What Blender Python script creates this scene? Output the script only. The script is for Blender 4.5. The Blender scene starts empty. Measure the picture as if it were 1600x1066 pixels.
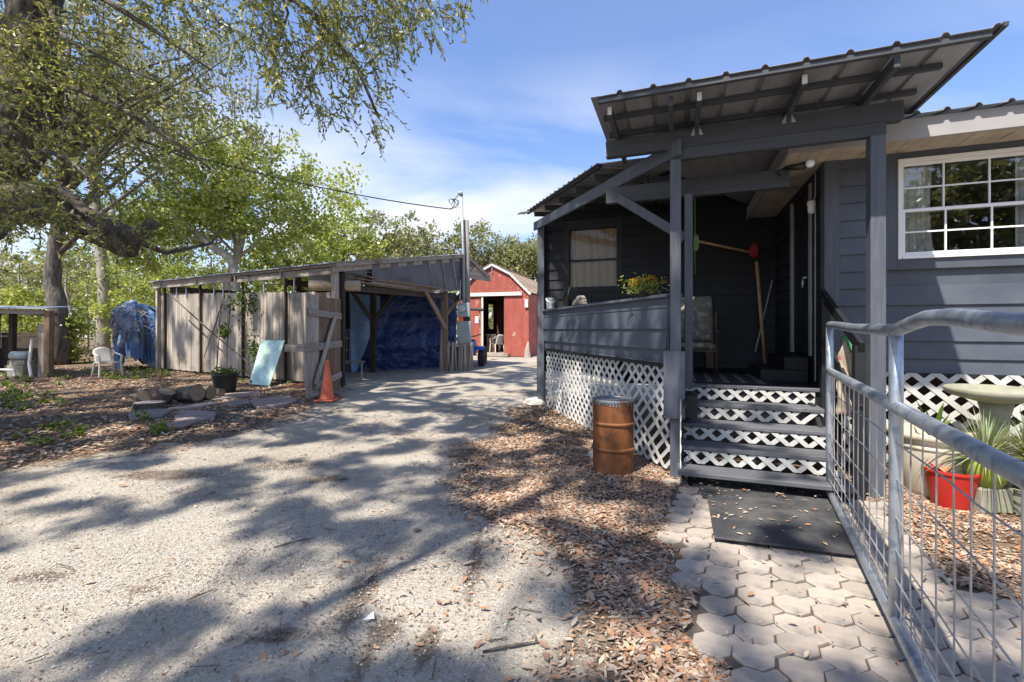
import bpy, math, random
import numpy as np
from mathutils import Vector, Matrix, Quaternion

random.seed(7); rng = np.random.default_rng(11)
scene = bpy.context.scene
COL = scene.collection
PI = math.pi

# ------------------------------------------------------------------ camera
FPX, CX, CY, EYE = 711.0, 800.0, 515.0, 1.5      # focal length in pixels of a 1600 px wide frame, horizon row, eye height
cam_d = bpy.data.cameras.new('camera'); cam = bpy.data.objects.new('camera', cam_d); COL.objects.link(cam)
cam_d.sensor_width = 36.0; cam_d.lens = FPX / 1600 * 36.0
cam_d.shift_y = -(533 - CY) / 1600
cam_d.clip_start = 0.05; cam_d.clip_end = 3000
cam.location = (0, 0, EYE); cam.rotation_euler = (PI / 2, 0, 0)
scene.camera = cam

# ------------------------------------------------------------------ light
LDIR = Vector((1.95, 2.44, -5.0)).normalized()    # the way sunlight travels
sun_d = bpy.data.lights.new('sun', 'SUN'); sun = bpy.data.objects.new('sun', sun_d); COL.objects.link(sun)
sun_d.energy = 5.0; sun_d.angle = math.radians(0.7); sun_d.color = (1.0, 0.93, 0.83)
sun.location = (-10, -12, 30); sun.rotation_euler = LDIR.to_track_quat('-Z', 'Y').to_euler()
elev = math.asin(-LDIR.z); azim = math.atan2(-LDIR.x, -LDIR.y)

world = bpy.data.worlds.new('World'); scene.world = world; world.use_nodes = True
wn, wl = world.node_tree.nodes, world.node_tree.links
wn.clear()
wout = wn.new('ShaderNodeOutputWorld'); wbg = wn.new('ShaderNodeBackground'); wl.new(wbg.outputs[0], wout.inputs[0])
sky = wn.new('ShaderNodeTexSky'); sky.sky_type = 'NISHITA'; sky.sun_disc = False
sky.sun_elevation = elev; sky.sun_rotation = azim; sky.air_density = 1.2; sky.dust_density = 0.9; sky.ozone_density = 2.0
wbg.inputs[1].default_value = 0.112
tc = wn.new('ShaderNodeTexCoord'); sep = wn.new('ShaderNodeSeparateXYZ'); wl.new(tc.outputs['Generated'], sep.inputs[0])
def wmath(op, a, b=None, clamp=False):
    n = wn.new('ShaderNodeMath'); n.operation = op; n.use_clamp = clamp
    for i, x in enumerate((a, b)):
        if x is None: continue
        if isinstance(x, (int, float)): n.inputs[i].default_value = x
        else: wl.new(x, n.inputs[i])
    return n.outputs[0]
zc = wmath('MAXIMUM', sep.outputs[2], 0.03); zc = wmath('ADD', zc, 0.12)
cmb = wn.new('ShaderNodeCombineXYZ'); wl.new(wmath('DIVIDE', sep.outputs[0], zc), cmb.inputs[0]); wl.new(wmath('DIVIDE', sep.outputs[1], zc), cmb.inputs[1])
cn = wn.new('ShaderNodeTexNoise'); cn.inputs['Scale'].default_value = 0.75; cn.inputs['Detail'].default_value = 8; cn.inputs['Roughness'].default_value = 0.52; cn.inputs['Distortion'].default_value = 0.5
mp = wn.new('ShaderNodeMapping'); mp.inputs['Location'].default_value = (2.6, 0.9, 0); mp.inputs['Scale'].default_value = (0.8, 1.15, 1); wl.new(cmb.outputs[0], mp.inputs[0]); wl.new(mp.outputs[0], cn.inputs['Vector'])
cr = wn.new('ShaderNodeValToRGB'); cr.color_ramp.elements[0].position = 0.43; cr.color_ramp.elements[1].position = 0.62; wl.new(cn.outputs[0], cr.inputs[0])
hz_ = wmath('MULTIPLY', wmath('MAXIMUM', wmath('SUBTRACT', 0.36, sep.outputs[2]), 0.0), 0.8); lowc = wmath('MULTIPLY', wmath('SUBTRACT', 0.52, sep.outputs[2]), 4.0, True); lowc = wmath('ADD', wmath('MULTIPLY', lowc, 0.90), 0.05); cl = wmath('MAXIMUM', wmath('MULTIPLY', cr.outputs[0], lowc), wmath('MULTIPLY', hz_, wmath('ADD', cn.outputs[0], 0.25)), True)
mx = wn.new('ShaderNodeMix'); mx.data_type = 'RGBA'; wl.new(cl, mx.inputs[0])
tint = wn.new('ShaderNodeMix'); tint.data_type = 'RGBA'; tint.blend_type = 'MULTIPLY'; tint.inputs[0].default_value = 1.0
wl.new(sky.outputs[0], tint.inputs[6]); tint.inputs[7].default_value = (0.90, 0.97, 1.20, 1)
wl.new(tint.outputs[2], mx.inputs[6]); mx.inputs[7].default_value = (5.2, 5.4, 5.9, 1)
wl.new(mx.outputs[2], wbg.inputs[0])

vs = scene.view_settings; vs.view_transform = 'Standard'; vs.look = 'None'; vs.exposure = 0.86; vs.gamma = 1.0; vs.use_curve_mapping = False
scene.render.engine = 'CYCLES'
cy = scene.cycles; cy.use_denoising = True; cy.max_bounces = 6; cy.diffuse_bounces = 3; cy.glossy_bounces = 3; cy.transmission_bounces = 4; cy.transparent_max_bounces = 8
cy.caustics_reflective = False; cy.caustics_refractive = False; cy.sample_clamp_indirect = 6.0

# ------------------------------------------------------------------ helpers
def gz(y):                                        # the yard rises gently away from the house
    y = np.asarray(y, dtype=float)
    return np.where(y < 5, 0.0, np.where(y < 21, 0.012 * (y - 5), 0.192 + 0.03 * (np.minimum(y, 60) - 21)))
def P(x, y, d):                                   # picture point at distance d
    return Vector(((x - CX) / FPX * d, d, EYE + (CY - y) / FPX * d))
def G(x, y, z=0.0):                               # picture point on the ground
    d = (EYE - z) * FPX / (y - CY)
    for _ in range(6):
        d = (EYE - z - float(gz(d))) * FPX / (y - CY)
    return Vector(((x - CX) / FPX * d, d, z + float(gz(d))))

FRAME = {}
def thing(name, label, cat, org=(0, 0, 0), rz=0.0, group=None):
    o = bpy.data.objects.new(name, None); COL.objects.link(o); o.empty_display_size = 0.2
    org = Vector(org); o.location = Matrix.Rotation(rz, 3, 'Z') @ org; o.rotation_euler = (0, 0, rz)
    FRAME[o.name] = org
    o['label'] = label; o['category'] = cat
    if group: o['group'] = group
    return o
def tag(o, label, cat, group=None):
    o['label'] = label; o['category'] = cat
    if group: o['group'] = group
    return o

class MB:
    def __init__(s): s.v = []; s.f = []; s.m = []
    def add(s, vs, fs, m=0):
        k = len(s.v); s.v += [tuple(p) for p in vs]; s.f += [tuple(i + k for i in f) for f in fs]; s.m += [m] * len(fs); return s
    def box(s, x0, x1, y0, y1, z0, z1, m=0):
        return s.add([(x0,y0,z0),(x1,y0,z0),(x1,y1,z0),(x0,y1,z0),(x0,y0,z1),(x1,y0,z1),(x1,y1,z1),(x0,y1,z1)],
                     [(0,3,2,1),(4,5,6,7),(0,1,5,4),(1,2,6,5),(2,3,7,6),(3,0,4,7)], m)
    def bar(s, p, q, w, h, up=(0, 0, 1), m=0):
        p, q = Vector(p), Vector(q); a = (q - p).normalized(); up = Vector(up)
        if abs(a.dot(up.normalized())) > 0.98: up = Vector((0, 1, 0)) if abs(a.y) < 0.9 else Vector((1, 0, 0))
        sd = a.cross(up).normalized() * (w / 2); u = sd.cross(a).normalized() * (h / 2)
        vs = [p - sd - u, p + sd - u, p + sd + u, p - sd + u, q - sd - u, q + sd - u, q + sd + u, q - sd + u]
        return s.add(vs, [(0,1,2,3),(7,6,5,4),(0,4,5,1),(1,5,6,2),(2,6,7,3),(3,7,4,0)], m)
    def tube(s, pts, r, n=8, m=0, wob=0.0):
        pts = [Vector(p) for p in pts]; N = len(pts)
        rs = list(r) if isinstance(r, (list, tuple)) else [r] * N
        vs = []; u = None
        for i in range(N):
            a = (pts[min(i + 1, N - 1)] - pts[max(i - 1, 0)]).normalized()
            if u is None:
                u = a.orthogonal().normalized()
            else:
                u = (u - a * u.dot(a))
                u = u.normalized() if u.length > 1e-6 else a.orthogonal().normalized()
            w = a.cross(u)
            for k in range(n):
                t = 2 * PI * k / n; rr = rs[i] * (1 + (random.uniform(-wob, wob) if wob else 0))
                vs.append(pts[i] + (u * math.cos(t) + w * math.sin(t)) * rr)
        fs = [(i * n + k, i * n + (k + 1) % n, (i + 1) * n + (k + 1) % n, (i + 1) * n + k) for i in range(N - 1) for k in range(n)]
        fs.append(tuple(reversed(range(n)))); fs.append(tuple((N - 1) * n + k for k in range(n)))
        return s.add(vs, fs, m)
    def lathe(s, prof, n=24, c=(0, 0, 0), m=0, wob=0.0):
        vs = []; N = len(prof)
        for (r, z) in prof:
            for k in range(n):
                t = 2 * PI * k / n; rr = r * (1 + (random.uniform(-wob, wob) if wob else 0))
                vs.append((c[0] + rr * math.cos(t), c[1] + rr * math.sin(t), c[2] + z))
        fs = [(i * n + k, i * n + (k + 1) % n, (i + 1) * n + (k + 1) % n, (i + 1) * n + k) for i in range(N - 1) for k in range(n)]
        fs.append(tuple(reversed(range(n)))); fs.append(tuple((N - 1) * n + k for k in range(n)))
        return s.add(vs, fs, m)
    def extr(s, poly, vec, m=0):
        n = len(poly); vec = Vector(vec); a = [Vector(p) for p in poly]; b = [p + vec for p in a]
        fs = [tuple(reversed(range(n))), tuple(range(n, 2 * n))] + [(i, (i + 1) % n, n + (i + 1) % n, n + i) for i in range(n)]
        return s.add(a + b, fs, m)
    def grid(s, fn, nu, nv, m=0):
        vs = [fn(i / nu, j / nv) for j in range(nv + 1) for i in range(nu + 1)]
        fs = [(j * (nu + 1) + i, j * (nu + 1) + i + 1, (j + 1) * (nu + 1) + i + 1, (j + 1) * (nu + 1) + i) for j in range(nv) for i in range(nu)]
        return s.add(vs, fs, m)
    def build(s, name, mats, parent=None, bevel=0.0, smooth=False, solid=0.0, kind=None):
        me = bpy.data.meshes.new(name)
        off = Vector((0, 0, 0))
        if parent is not None and parent.name in FRAME: off = FRAME[parent.name]
        me.from_pydata([(x - off.x, y - off.y, z - off.z) for x, y, z in s.v], [], s.f)
        mats = mats if isinstance(mats, (list, tuple)) else [mats]
        for mm in mats: me.materials.append(mm)
        if len(mats) > 1: me.polygons.foreach_set('material_index', s.m)
        if smooth: me.polygons.foreach_set('use_smooth', [True] * len(me.polygons))
        me.update()
        o = bpy.data.objects.new(name, me); COL.objects.link(o)
        if parent is not None: o.parent = parent; FRAME[o.name] = off
        if solid:
            md = o.modifiers.new('thick', 'SOLIDIFY'); md.thickness = solid; md.offset = 0
        if bevel:
            md = o.modifiers.new('bevel', 'BEVEL'); md.width = bevel; md.segments = 1; md.limit_method = 'ANGLE'
        if kind: o['kind'] = kind
        return o

def bulk(name, V, Q, mats, mi=None, parent=None, kind='stuff', smooth=False):
    """One mesh from numpy arrays: V (n,3), Q (m,4) quads, mi (m) material indices."""
    V = np.asarray(V, dtype=np.float32); Q = np.asarray(Q, dtype=np.int32)
    if parent is not None and parent.name in FRAME: V = V - np.array(FRAME[parent.name], dtype=np.float32)
    me = bpy.data.meshes.new(name)
    me.vertices.add(len(V)); me.vertices.foreach_set('co', V.ravel())
    me.loops.add(Q.size); me.loops.foreach_set('vertex_index', Q.ravel())
    me.polygons.add(len(Q)); me.polygons.foreach_set('loop_start', np.arange(0, Q.size, Q.shape[1], dtype=np.int32))
    for mm in mats: me.materials.append(mm)
    if mi is not None: me.polygons.foreach_set('material_index', np.asarray(mi, dtype=np.int32))
    if smooth: me.polygons.foreach_set('use_smooth', np.ones(len(Q), dtype=bool))
    me.update(calc_edges=True)
    o = bpy.data.objects.new(name, me); COL.objects.link(o)
    if parent is not None: o.parent = parent
    if kind: o['kind'] = kind
    return o

def unit(a): return a / np.maximum(np.linalg.norm(a, axis=-1, keepdims=True), 1e-9)
def leaf_arrays(pos, L, W, axis=None, flat=0.0, fold=0.25):
    """Folded six-vertex leaves (two quads each) at POS; AXIS the way each points; FLAT pulls the blades level."""
    n = len(pos)
    if axis is None: axis = rng.normal(size=(n, 3))
    axis = unit(axis); nr = rng.normal(size=(n, 3)); nr[:, 2] += flat * 6
    side = unit(np.cross(axis, nr)); nor = unit(np.cross(side, axis))
    L = np.broadcast_to(np.asarray(L, float), (n,))[:, None]; W = np.broadcast_to(np.asarray(W, float), (n,))[:, None]
    b = pos - axis * L * 0.5
    pts = np.stack([b, b + axis*L*.32 + side*W*.5 + nor*W*fold, b + axis*L*.7 + side*W*.42 + nor*W*fold, b + axis*L + nor*W*.1,
                    b + axis*L*.7 - side*W*.42 + nor*W*fold, b + axis*L*.32 - side*W*.5 + nor*W*fold], axis=1)
    base = (np.arange(n) * 6)[:, None]
    Q = np.concatenate([base + np.array([0, 1, 2, 3]), base + np.array([0, 3, 4, 5])], axis=1).reshape(-1, 4)
    return pts.reshape(-1, 3), Q
def quad_leaves(pos, L, W, axis=None):
    n = len(pos)
    if axis is None: axis = rng.normal(size=(n, 3))
    axis = unit(axis); side = unit(np.cross(axis, rng.normal(size=(n, 3))))
    L = np.broadcast_to(np.asarray(L, float), (n,))[:, None]; W = np.broadcast_to(np.asarray(W, float), (n,))[:, None]
    pts = np.stack([pos - axis*L*.5, pos + side*W*.5 + axis*L*.05, pos + axis*L*.5, pos - side*W*.5 + axis*L*.05], axis=1)
    return pts.reshape(-1, 3), (np.arange(n) * 4)[:, None] + np.arange(4)

def in_poly(x, y, poly):
    x = np.asarray(x, float); y = np.asarray(y, float); r = np.zeros(x.shape, bool); n = len(poly)
    for i in range(n):
        x0, y0 = poly[i][0], poly[i][1]; x1, y1 = poly[(i + 1) % n][0], poly[(i + 1) % n][1]
        if y0 == y1: continue
        c = ((y0 > y) != (y1 > y)) & (x < (x1 - x0) * (y - y0) / (y1 - y0) + x0); r ^= c
    return r
def clip_strip(p0, d, w, x0, x1, z0, z1):
    """Rectangle x0..x1, z0..z1 cut by a strip of width w through p0 along d: a 2-D polygon or None."""
    nx, nz = -d[1], d[0]; poly = [(x0, z0), (x1, z0), (x1, z1), (x0, z1)]
    for sgn in (1, -1):
        out = []
        def dist(q): return w / 2 - sgn * ((q[0] - p0[0]) * nx + (q[1] - p0[1]) * nz)
        for i in range(len(poly)):
            a, b = poly[i], poly[(i + 1) % len(poly)]; da, db = dist(a), dist(b)
            if da >= 0: out.append(a)
            if da * db < 0:
                t = da / (da - db); out.append((a[0] + (b[0] - a[0]) * t, a[1] + (b[1] - a[1]) * t))
        poly = out
        if len(poly) < 3: return None
    return poly

# ------------------------------------------------------------------ materials
def srgb(r, g, b):
    f = lambda c: ((c / 255 + 0.055) / 1.055) ** 2.4 if c > 10 else c / 255 / 12.92
    return (f(r), f(g), f(b))
class NT:
    def __init__(s, name):
        s.mat = bpy.data.materials.new(name); s.mat.use_nodes = True; s.n = s.mat.node_tree.nodes; s.l = s.mat.node_tree.links; s.n.clear()
        s.out = s.n.new('ShaderNodeOutputMaterial'); s.tc = s.n.new('ShaderNodeTexCoord')
    def set(s, sock, v):
        if isinstance(v, bpy.types.NodeSocket): s.l.new(v, sock)
        elif isinstance(v, (tuple, list)) and len(v) == 3 and sock.type == 'RGBA': sock.default_value = (*v, 1)
        else: sock.default_value = v
    def mapping(s, sc=(1, 1, 1), rot=(0, 0, 0), src='Object'):
        m = s.n.new('ShaderNodeMapping'); m.inputs['Scale'].default_value = sc; m.inputs['Rotation'].default_value = rot; s.l.new(s.tc.outputs[src], m.inputs[0]); return m.outputs[0]
    def noise(s, vec, scale, detail=4, rough=0.55, dist=0.0):
        n = s.n.new('ShaderNodeTexNoise'); s.l.new(vec, n.inputs['Vector']); n.inputs['Scale'].default_value = scale; n.inputs['Detail'].default_value = detail; n.inputs['Roughness'].default_value = rough; n.inputs['Distortion'].default_value = dist; return n.outputs[0]
    def voro(s, vec, scale, out='Color', feature='F1'):
        n = s.n.new('ShaderNodeTexVoronoi'); n.feature = feature; s.l.new(vec, n.inputs['Vector']); n.inputs['Scale'].default_value = scale; return n.outputs[out]
    def ramp(s, v, a, b, c0=(0, 0, 0), c1=(1, 1, 1)):
        n = s.n.new('ShaderNodeValToRGB'); e = n.color_ramp.elements; e[0].position = a; e[1].position = b; e[0].color = (*c0, 1); e[1].color = (*c1, 1); s.l.new(v, n.inputs[0]); return n.outputs[0]
    def mix(s, f, a, b, mode='MIX'):
        n = s.n.new('ShaderNodeMix'); n.data_type = 'RGBA'; n.blend_type = mode; s.set(n.inputs[0], f); s.set(n.inputs[6], a); s.set(n.inputs[7], b); return n.outputs[2]
    def math(s, op, a, b=0.0, clamp=False):
        n = s.n.new('ShaderNodeMath'); n.operation = op; n.use_clamp = clamp; s.set(n.inputs[0], a); s.set(n.inputs[1], b); return n.outputs[0]
    def attr(s, name):
        n = s.n.new('ShaderNodeAttribute'); n.attribute_name = name; return n.outputs['Fac']
    def rand(s): return s.n.new('ShaderNodeObjectInfo').outputs['Random']
    def bump(s, h, strength, dist=0.01, nrm=None):
        n = s.n.new('ShaderNodeBump'); n.inputs['Strength'].default_value = strength; n.inputs['Distance'].default_value = dist; s.l.new(h, n.inputs['Height'])
        if nrm is not None: s.l.new(nrm, n.inputs['Normal'])
        return n.outputs[0]
    def done(s, col, rough=0.7, metal=0.0, nrm=None, spec=0.5, **kw):
        b = s.n.new('ShaderNodeBsdfPrincipled'); s.set(b.inputs['Base Color'], col); s.set(b.inputs['Roughness'], rough); s.set(b.inputs['Metallic'], metal); s.set(b.inputs['Specular IOR Level'], spec)
        for k, v in kw.items(): s.set(b.inputs[k.replace('_', ' ')], v)
        if nrm is not None: s.l.new(nrm, b.inputs['Normal'])
        s.l.new(b.outputs[0], s.out.inputs[0]); return s.mat

def surf(name, c0, c1, scale=4.0, st=(1, 1, 1), rough=0.7, bump=0.3, bscale=None, metal=0.0, rnd=0.2, spec=0.4, spots=None, spot_scale=3.0, spot_at=(0.55, 0.7), detail=6, bdist=0.006):
    """Two-tone noisy surface; RND varies pieces against each other; SPOTS a third colour in patches (stain, rust, chips)."""
    t = NT(name); v = t.mapping(st); col = t.mix(t.ramp(t.noise(v, scale, detail, 0.6), 0.32, 0.68), c0, c1)
    if rnd:
        k = t.math('ADD', t.math('MULTIPLY', t.rand(), rnd * 2), 1 - rnd); g = t.n.new('ShaderNodeCombineColor'); [t.l.new(k, g.inputs[i]) for i in range(3)]
        col = t.mix(1.0, col, g.outputs[0], 'MULTIPLY')
    if spots is not None:
        v2 = t.mapping((1, 1, 1)); col = t.mix(t.ramp(t.noise(v2, spot_scale, 8, 0.65), *spot_at), col, spots)
    nb = t.bump(t.noise(v, bscale or scale * 4, 6, 0.65), bump, bdist) if bump else None
    rr = t.math('ADD', t.math('MULTIPLY', t.noise(v, scale * 2, 4), 0.25), rough - 0.12)
    return t.done(col, rr, metal, nb, spec)
def leaf_mat(name, col, trans=0.35, gloss=0.35, var=0.0):
    t = NT(name); c = col
    n = t.noise(t.mapping((1, 1, 1)), 1.3, 3); c = t.mix(t.ramp(n, 0.3, 0.7), tuple(x * 0.8 for x in col), tuple(min(1, x * 1.2) for x in col))
    b = t.n.new('ShaderNodeBsdfPrincipled'); t.set(b.inputs['Base Color'], c); b.inputs['Roughness'].default_value = gloss; b.inputs['Specular IOR Level'].default_value = 0.4
    tr = t.n.new('ShaderNodeBsdfTranslucent'); t.set(tr.inputs[0], t.mix(1.0, c, (1.25, 1.15, 0.6), 'MULTIPLY'))
    m = t.n.new('ShaderNodeMixShader'); m.inputs[0].default_value = trans; t.l.new(b.outputs[0], m.inputs[1]); t.l.new(tr.outputs[0], m.inputs[2]); t.l.new(m.outputs[0], t.out.inputs[0]); return t.mat

M = {}
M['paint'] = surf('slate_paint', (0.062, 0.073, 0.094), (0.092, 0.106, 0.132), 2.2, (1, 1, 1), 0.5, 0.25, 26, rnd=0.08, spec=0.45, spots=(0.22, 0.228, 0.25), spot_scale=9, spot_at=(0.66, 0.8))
M['paint_shade_dark'] = surf('shade_darkened_paint', (0.010, 0.011, 0.014), (0.015, 0.016, 0.020), 3.0, (1, 1, 1), 0.55, 0.2, 30, rnd=0.1)  # house paint in near black, the shade of the porch put into its colour
M['paint_post'] = surf('post_paint', (0.072, 0.082, 0.102), (0.11, 0.121, 0.143), 4.0, (6, 6, 0.6), 0.55, 0.5, 10, rnd=0.08, spots=(0.25, 0.25, 0.255), spot_scale=14, spot_at=(0.68, 0.75))
M['paint_beam'] = surf('beam_paint', (0.046, 0.051, 0.061), (0.066, 0.072, 0.084), 3.0, (0.6, 6, 6), 0.6, 0.45, 12, rnd=0.1)
M['step'] = surf('step_paint_worn', (0.085, 0.09, 0.105), (0.13, 0.135, 0.145), 2.5, (0.8, 8, 8), 0.7, 0.5, 10, rnd=0.12, spots=(0.24, 0.235, 0.22), spot_scale=6, spot_at=(0.6, 0.72))
M['white'] = surf('white_lattice', (0.48, 0.475, 0.445), (0.61, 0.605, 0.58), 4.0, rough=0.6, bump=0.15, rnd=0.06, spots=(0.33, 0.35, 0.25), spot_scale=3.0, spot_at=(0.54, 0.74))
M['vinyl'] = surf('white_vinyl', (0.78, 0.78, 0.78), (0.84, 0.84, 0.84), 3.0, rough=0.35, bump=0.0, rnd=0.0)
M['fascia'] = surf('grey_fascia', (0.30, 0.29, 0.285), (0.36, 0.35, 0.34), 2.0, rough=0.6, bump=0.1, rnd=0.03)
M['soffit'] = surf('beige_soffit', (0.46, 0.38, 0.29), (0.58, 0.50, 0.40), 1.4, (1, 3, 1), rough=0.6, bump=0.1, rnd=0.08, spots=(0.24, 0.17, 0.11), spot_scale=3.5, spot_at=(0.56, 0.7))
M['roofmetal'] = surf('roof_metal_charcoal', (0.26, 0.265, 0.285), (0.40, 0.405, 0.43), 2.0, (5, 1, 1), 0.42, 0.1, rnd=0.06, metal=0.4)
M['galv'] = surf('galvanised_pipe', (0.40, 0.44, 0.48), (0.56, 0.60, 0.64), 6.0, (1, 1, 1), 0.42, 0.15, 30, rnd=0.05, metal=0.75, spots=(0.30, 0.35, 0.42), spot_scale=14, spot_at=(0.5, 0.6))
M['wire'] = surf('galvanised_wire', (0.42, 0.42, 0.42), (0.55, 0.55, 0.54), 12, rough=0.4, bump=0, rnd=0.15, metal=0.6, spots=(0.22, 0.12, 0.07), spot_scale=5, spot_at=(0.6, 0.72))
M['greywood'] = surf('weathered_wood_upright', (0.26, 0.225, 0.185), (0.48, 0.425, 0.36), 3.0, (9, 9, 0.5), 0.85, 0.7, 8, rnd=0.22, spots=(0.17, 0.12, 0.085), spot_scale=1.6, spot_at=(0.54, 0.7))
M['greywood_h'] = surf('weathered_wood_level', (0.22, 0.19, 0.16), (0.42, 0.37, 0.31), 3.0, (1.2, 3, 9), 0.85, 0.6, 9, rnd=0.2, spots=(0.15, 0.11, 0.08), spot_scale=2.0, spot_at=(0.56, 0.7))
M['brownwood'] = surf('brown_wood', (0.16, 0.10, 0.06), (0.29, 0.20, 0.13), 3.0, (6, 6, 1.0), 0.8, 0.5, 9, rnd=0.22)
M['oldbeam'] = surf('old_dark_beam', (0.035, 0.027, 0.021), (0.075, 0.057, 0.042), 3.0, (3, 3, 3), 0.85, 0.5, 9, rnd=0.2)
M['log'] = surf('peeled_log', (0.36, 0.27, 0.18), (0.52, 0.42, 0.30), 3.0, (1, 4, 4), 0.8, 0.4, 9, rnd=0.05)
M['logend'] = surf('sawn_log_end', (0.26, 0.19, 0.125), (0.40, 0.31, 0.21), 8.0, rough=0.8, bump=0.3, rnd=0.15)
M['bark'] = surf('oak_bark', (0.03, 0.024, 0.02), (0.17, 0.145, 0.12), 11.0, (1.4, 1.4, 0.6), 0.95, 1.0, 13.0, rnd=0.05, spots=(0.27, 0.27, 0.23), spot_scale=3.0, spot_at=(0.57, 0.72), bdist=0.06)
M['palebark'] = surf('pale_bark', (0.26, 0.235, 0.20), (0.44, 0.41, 0.36), 3.0, (1, 1, 0.6), 0.9, 0.6, 8, rnd=0.1, bdist=0.02)
M['darkbark'] = surf('dark_bark', (0.035, 0.03, 0.025), (0.19, 0.165, 0.14), 7.0, (2, 2, 0.45), 0.9, 1.0, 12, rnd=0.1, bdist=0.03, spots=(0.34, 0.17, 0.07), spot_scale=0.9, spot_at=(0.64, 0.7))
M['moss'] = leaf_mat('spanish_moss', (0.34, 0.34, 0.26), 0.3, 0.9)
for k, c in {'oak0': (0.15, 0.18, 0.065), 'oak1': (0.26, 0.28, 0.10), 'oak2': (0.39, 0.40, 0.15), 'oak3': (0.50, 0.47, 0.20),
             'map0': (0.21, 0.27, 0.065), 'map1': (0.32, 0.39, 0.10), 'map2': (0.45, 0.50, 0.17),
             'olv0': (0.15, 0.175, 0.08), 'olv1': (0.24, 0.26, 0.125), 'olv2': (0.34, 0.345, 0.19),
             'weed0': (0.07, 0.13, 0.02), 'weed1': (0.13, 0.20, 0.04), 'spider0': (0.25, 0.34, 0.19), 'spider1': (0.50, 0.54, 0.40)}.items():
    M[k] = leaf_mat(k, c, 0.45)
for k, c in {'lit0': (0.32, 0.175, 0.105), 'lit1': (0.39, 0.265, 0.175), 'lit2': (0.22, 0.135, 0.095), 'lit3': (0.47, 0.37, 0.27), 'lit4': (0.43, 0.19, 0.085), 'lit5': (0.34, 0.28, 0.225), 'lit6': (0.14, 0.105, 0.085)}.items():
    M[k] = surf('dry_leaf_' + k, tuple(x * .8 for x in c), tuple(min(1, x * 1.2) for x in c), 6, rough=0.75, bump=0, rnd=0)
LIT = [M['lit%d' % i] for i in range(7)]
M['rust'] = surf('rusty_steel', (0.13, 0.048, 0.018), (0.28, 0.105, 0.034), 7.0, (1, 1, 0.3), 0.62, 0.4, 22, rnd=0, metal=0.15, spots=(0.065, 0.03, 0.018), spot_scale=5, spot_at=(0.5, 0.68))
M['lid'] = surf('blue_grey_lid', (0.14, 0.17, 0.20), (0.21, 0.25, 0.28), 6.0, rough=0.5, bump=0.2, rnd=0, metal=0.2, spots=(0.15, 0.075, 0.04), spot_scale=9, spot_at=(0.5, 0.62))
M['rubber'] = surf('black_rubber', (0.028, 0.029, 0.031), (0.046, 0.047, 0.05), 4.0, rough=0.75, bump=0.25, bscale=60, rnd=0.06, spots=(0.13, 0.12, 0.11), spot_scale=3.5, spot_at=(0.46, 0.78))
M['paver'] = surf('concrete_paver', (0.32, 0.272, 0.225), (0.45, 0.39, 0.33), 5.0, rough=0.85, bump=0.35, bscale=50, rnd=0.14, spots=(0.15, 0.14, 0.125), spot_scale=4.5, spot_at=(0.47, 0.72))
M['joint'] = surf('joint_soil', (0.07, 0.055, 0.042), (0.13, 0.105, 0.08), 12, rough=0.95, bump=0.6, rnd=0)
M['flag'] = surf('flagstone', (0.21, 0.165, 0.148), (0.33, 0.265, 0.24), 3.0, rough=0.85, bump=0.5, bscale=14, rnd=0.15, spots=(0.17, 0.14, 0.115), spot_scale=4, spot_at=(0.56, 0.7))
M['redpaint'] = surf('barn_red_paint', (0.29, 0.068, 0.05), (0.37, 0.10, 0.072), 2.0, (2, 2, 0.6), 0.75, 0.3, 14, rnd=0.05, spots=(0.44, 0.30, 0.25), spot_scale=3.2, spot_at=(0.60, 0.68))
M['trimwhite'] = surf('old_white_trim', (0.60, 0.58, 0.54), (0.72, 0.70, 0.66), 5, rough=0.7, bump=0.2, rnd=0.06)
M['shingle'] = surf('brown_shingle', (0.27, 0.19, 0.125), (0.42, 0.31, 0.21), 9, rough=0.9, bump=0.4, rnd=0.16)
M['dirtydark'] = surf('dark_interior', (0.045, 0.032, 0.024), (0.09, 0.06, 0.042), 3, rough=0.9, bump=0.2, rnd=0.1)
M['tin'] = surf('tin_roof', (0.36, 0.39, 0.42), (0.52, 0.55, 0.57), 2.5, (1, 1, 1), 0.5, 0.1, rnd=0.06, metal=0.4, spots=(0.22, 0.17, 0.13), spot_scale=1.6, spot_at=(0.58, 0.72))
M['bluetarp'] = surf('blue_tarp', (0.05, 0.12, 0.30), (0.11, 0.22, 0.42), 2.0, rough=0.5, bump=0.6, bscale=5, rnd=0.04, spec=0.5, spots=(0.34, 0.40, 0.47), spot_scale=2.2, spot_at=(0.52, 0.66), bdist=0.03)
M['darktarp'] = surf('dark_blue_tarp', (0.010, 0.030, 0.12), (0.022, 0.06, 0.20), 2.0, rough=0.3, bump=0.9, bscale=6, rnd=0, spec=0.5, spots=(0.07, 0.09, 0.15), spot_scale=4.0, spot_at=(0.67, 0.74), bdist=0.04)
M['flaptarp'] = surf('faded_tarp_flap', (0.20, 0.34, 0.60), (0.34, 0.48, 0.72), 2.5, rough=0.5, bump=0.6, bscale=6, rnd=0, spots=(0.06, 0.10, 0.2), spot_scale=3.2, spot_at=(0.62, 0.7), bdist=0.03)
M['greytarp'] = surf('grey_tarp', (0.085, 0.085, 0.092), (0.14, 0.14, 0.148), 2.0, rough=0.6, bump=0.6, bscale=5, rnd=0, bdist=0.03)
M['cone'] = surf('faded_cone_plastic', (0.62, 0.11, 0.045), (0.74, 0.19, 0.10), 4, rough=0.5, bump=0.1, rnd=0, spots=(0.55, 0.30, 0.22), spot_scale=5, spot_at=(0.6, 0.8))
M['blackpot'] = surf('black_plastic', (0.022, 0.023, 0.025), (0.035, 0.036, 0.038), 4, rough=0.5, bump=0.1, rnd=0.05)
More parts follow.
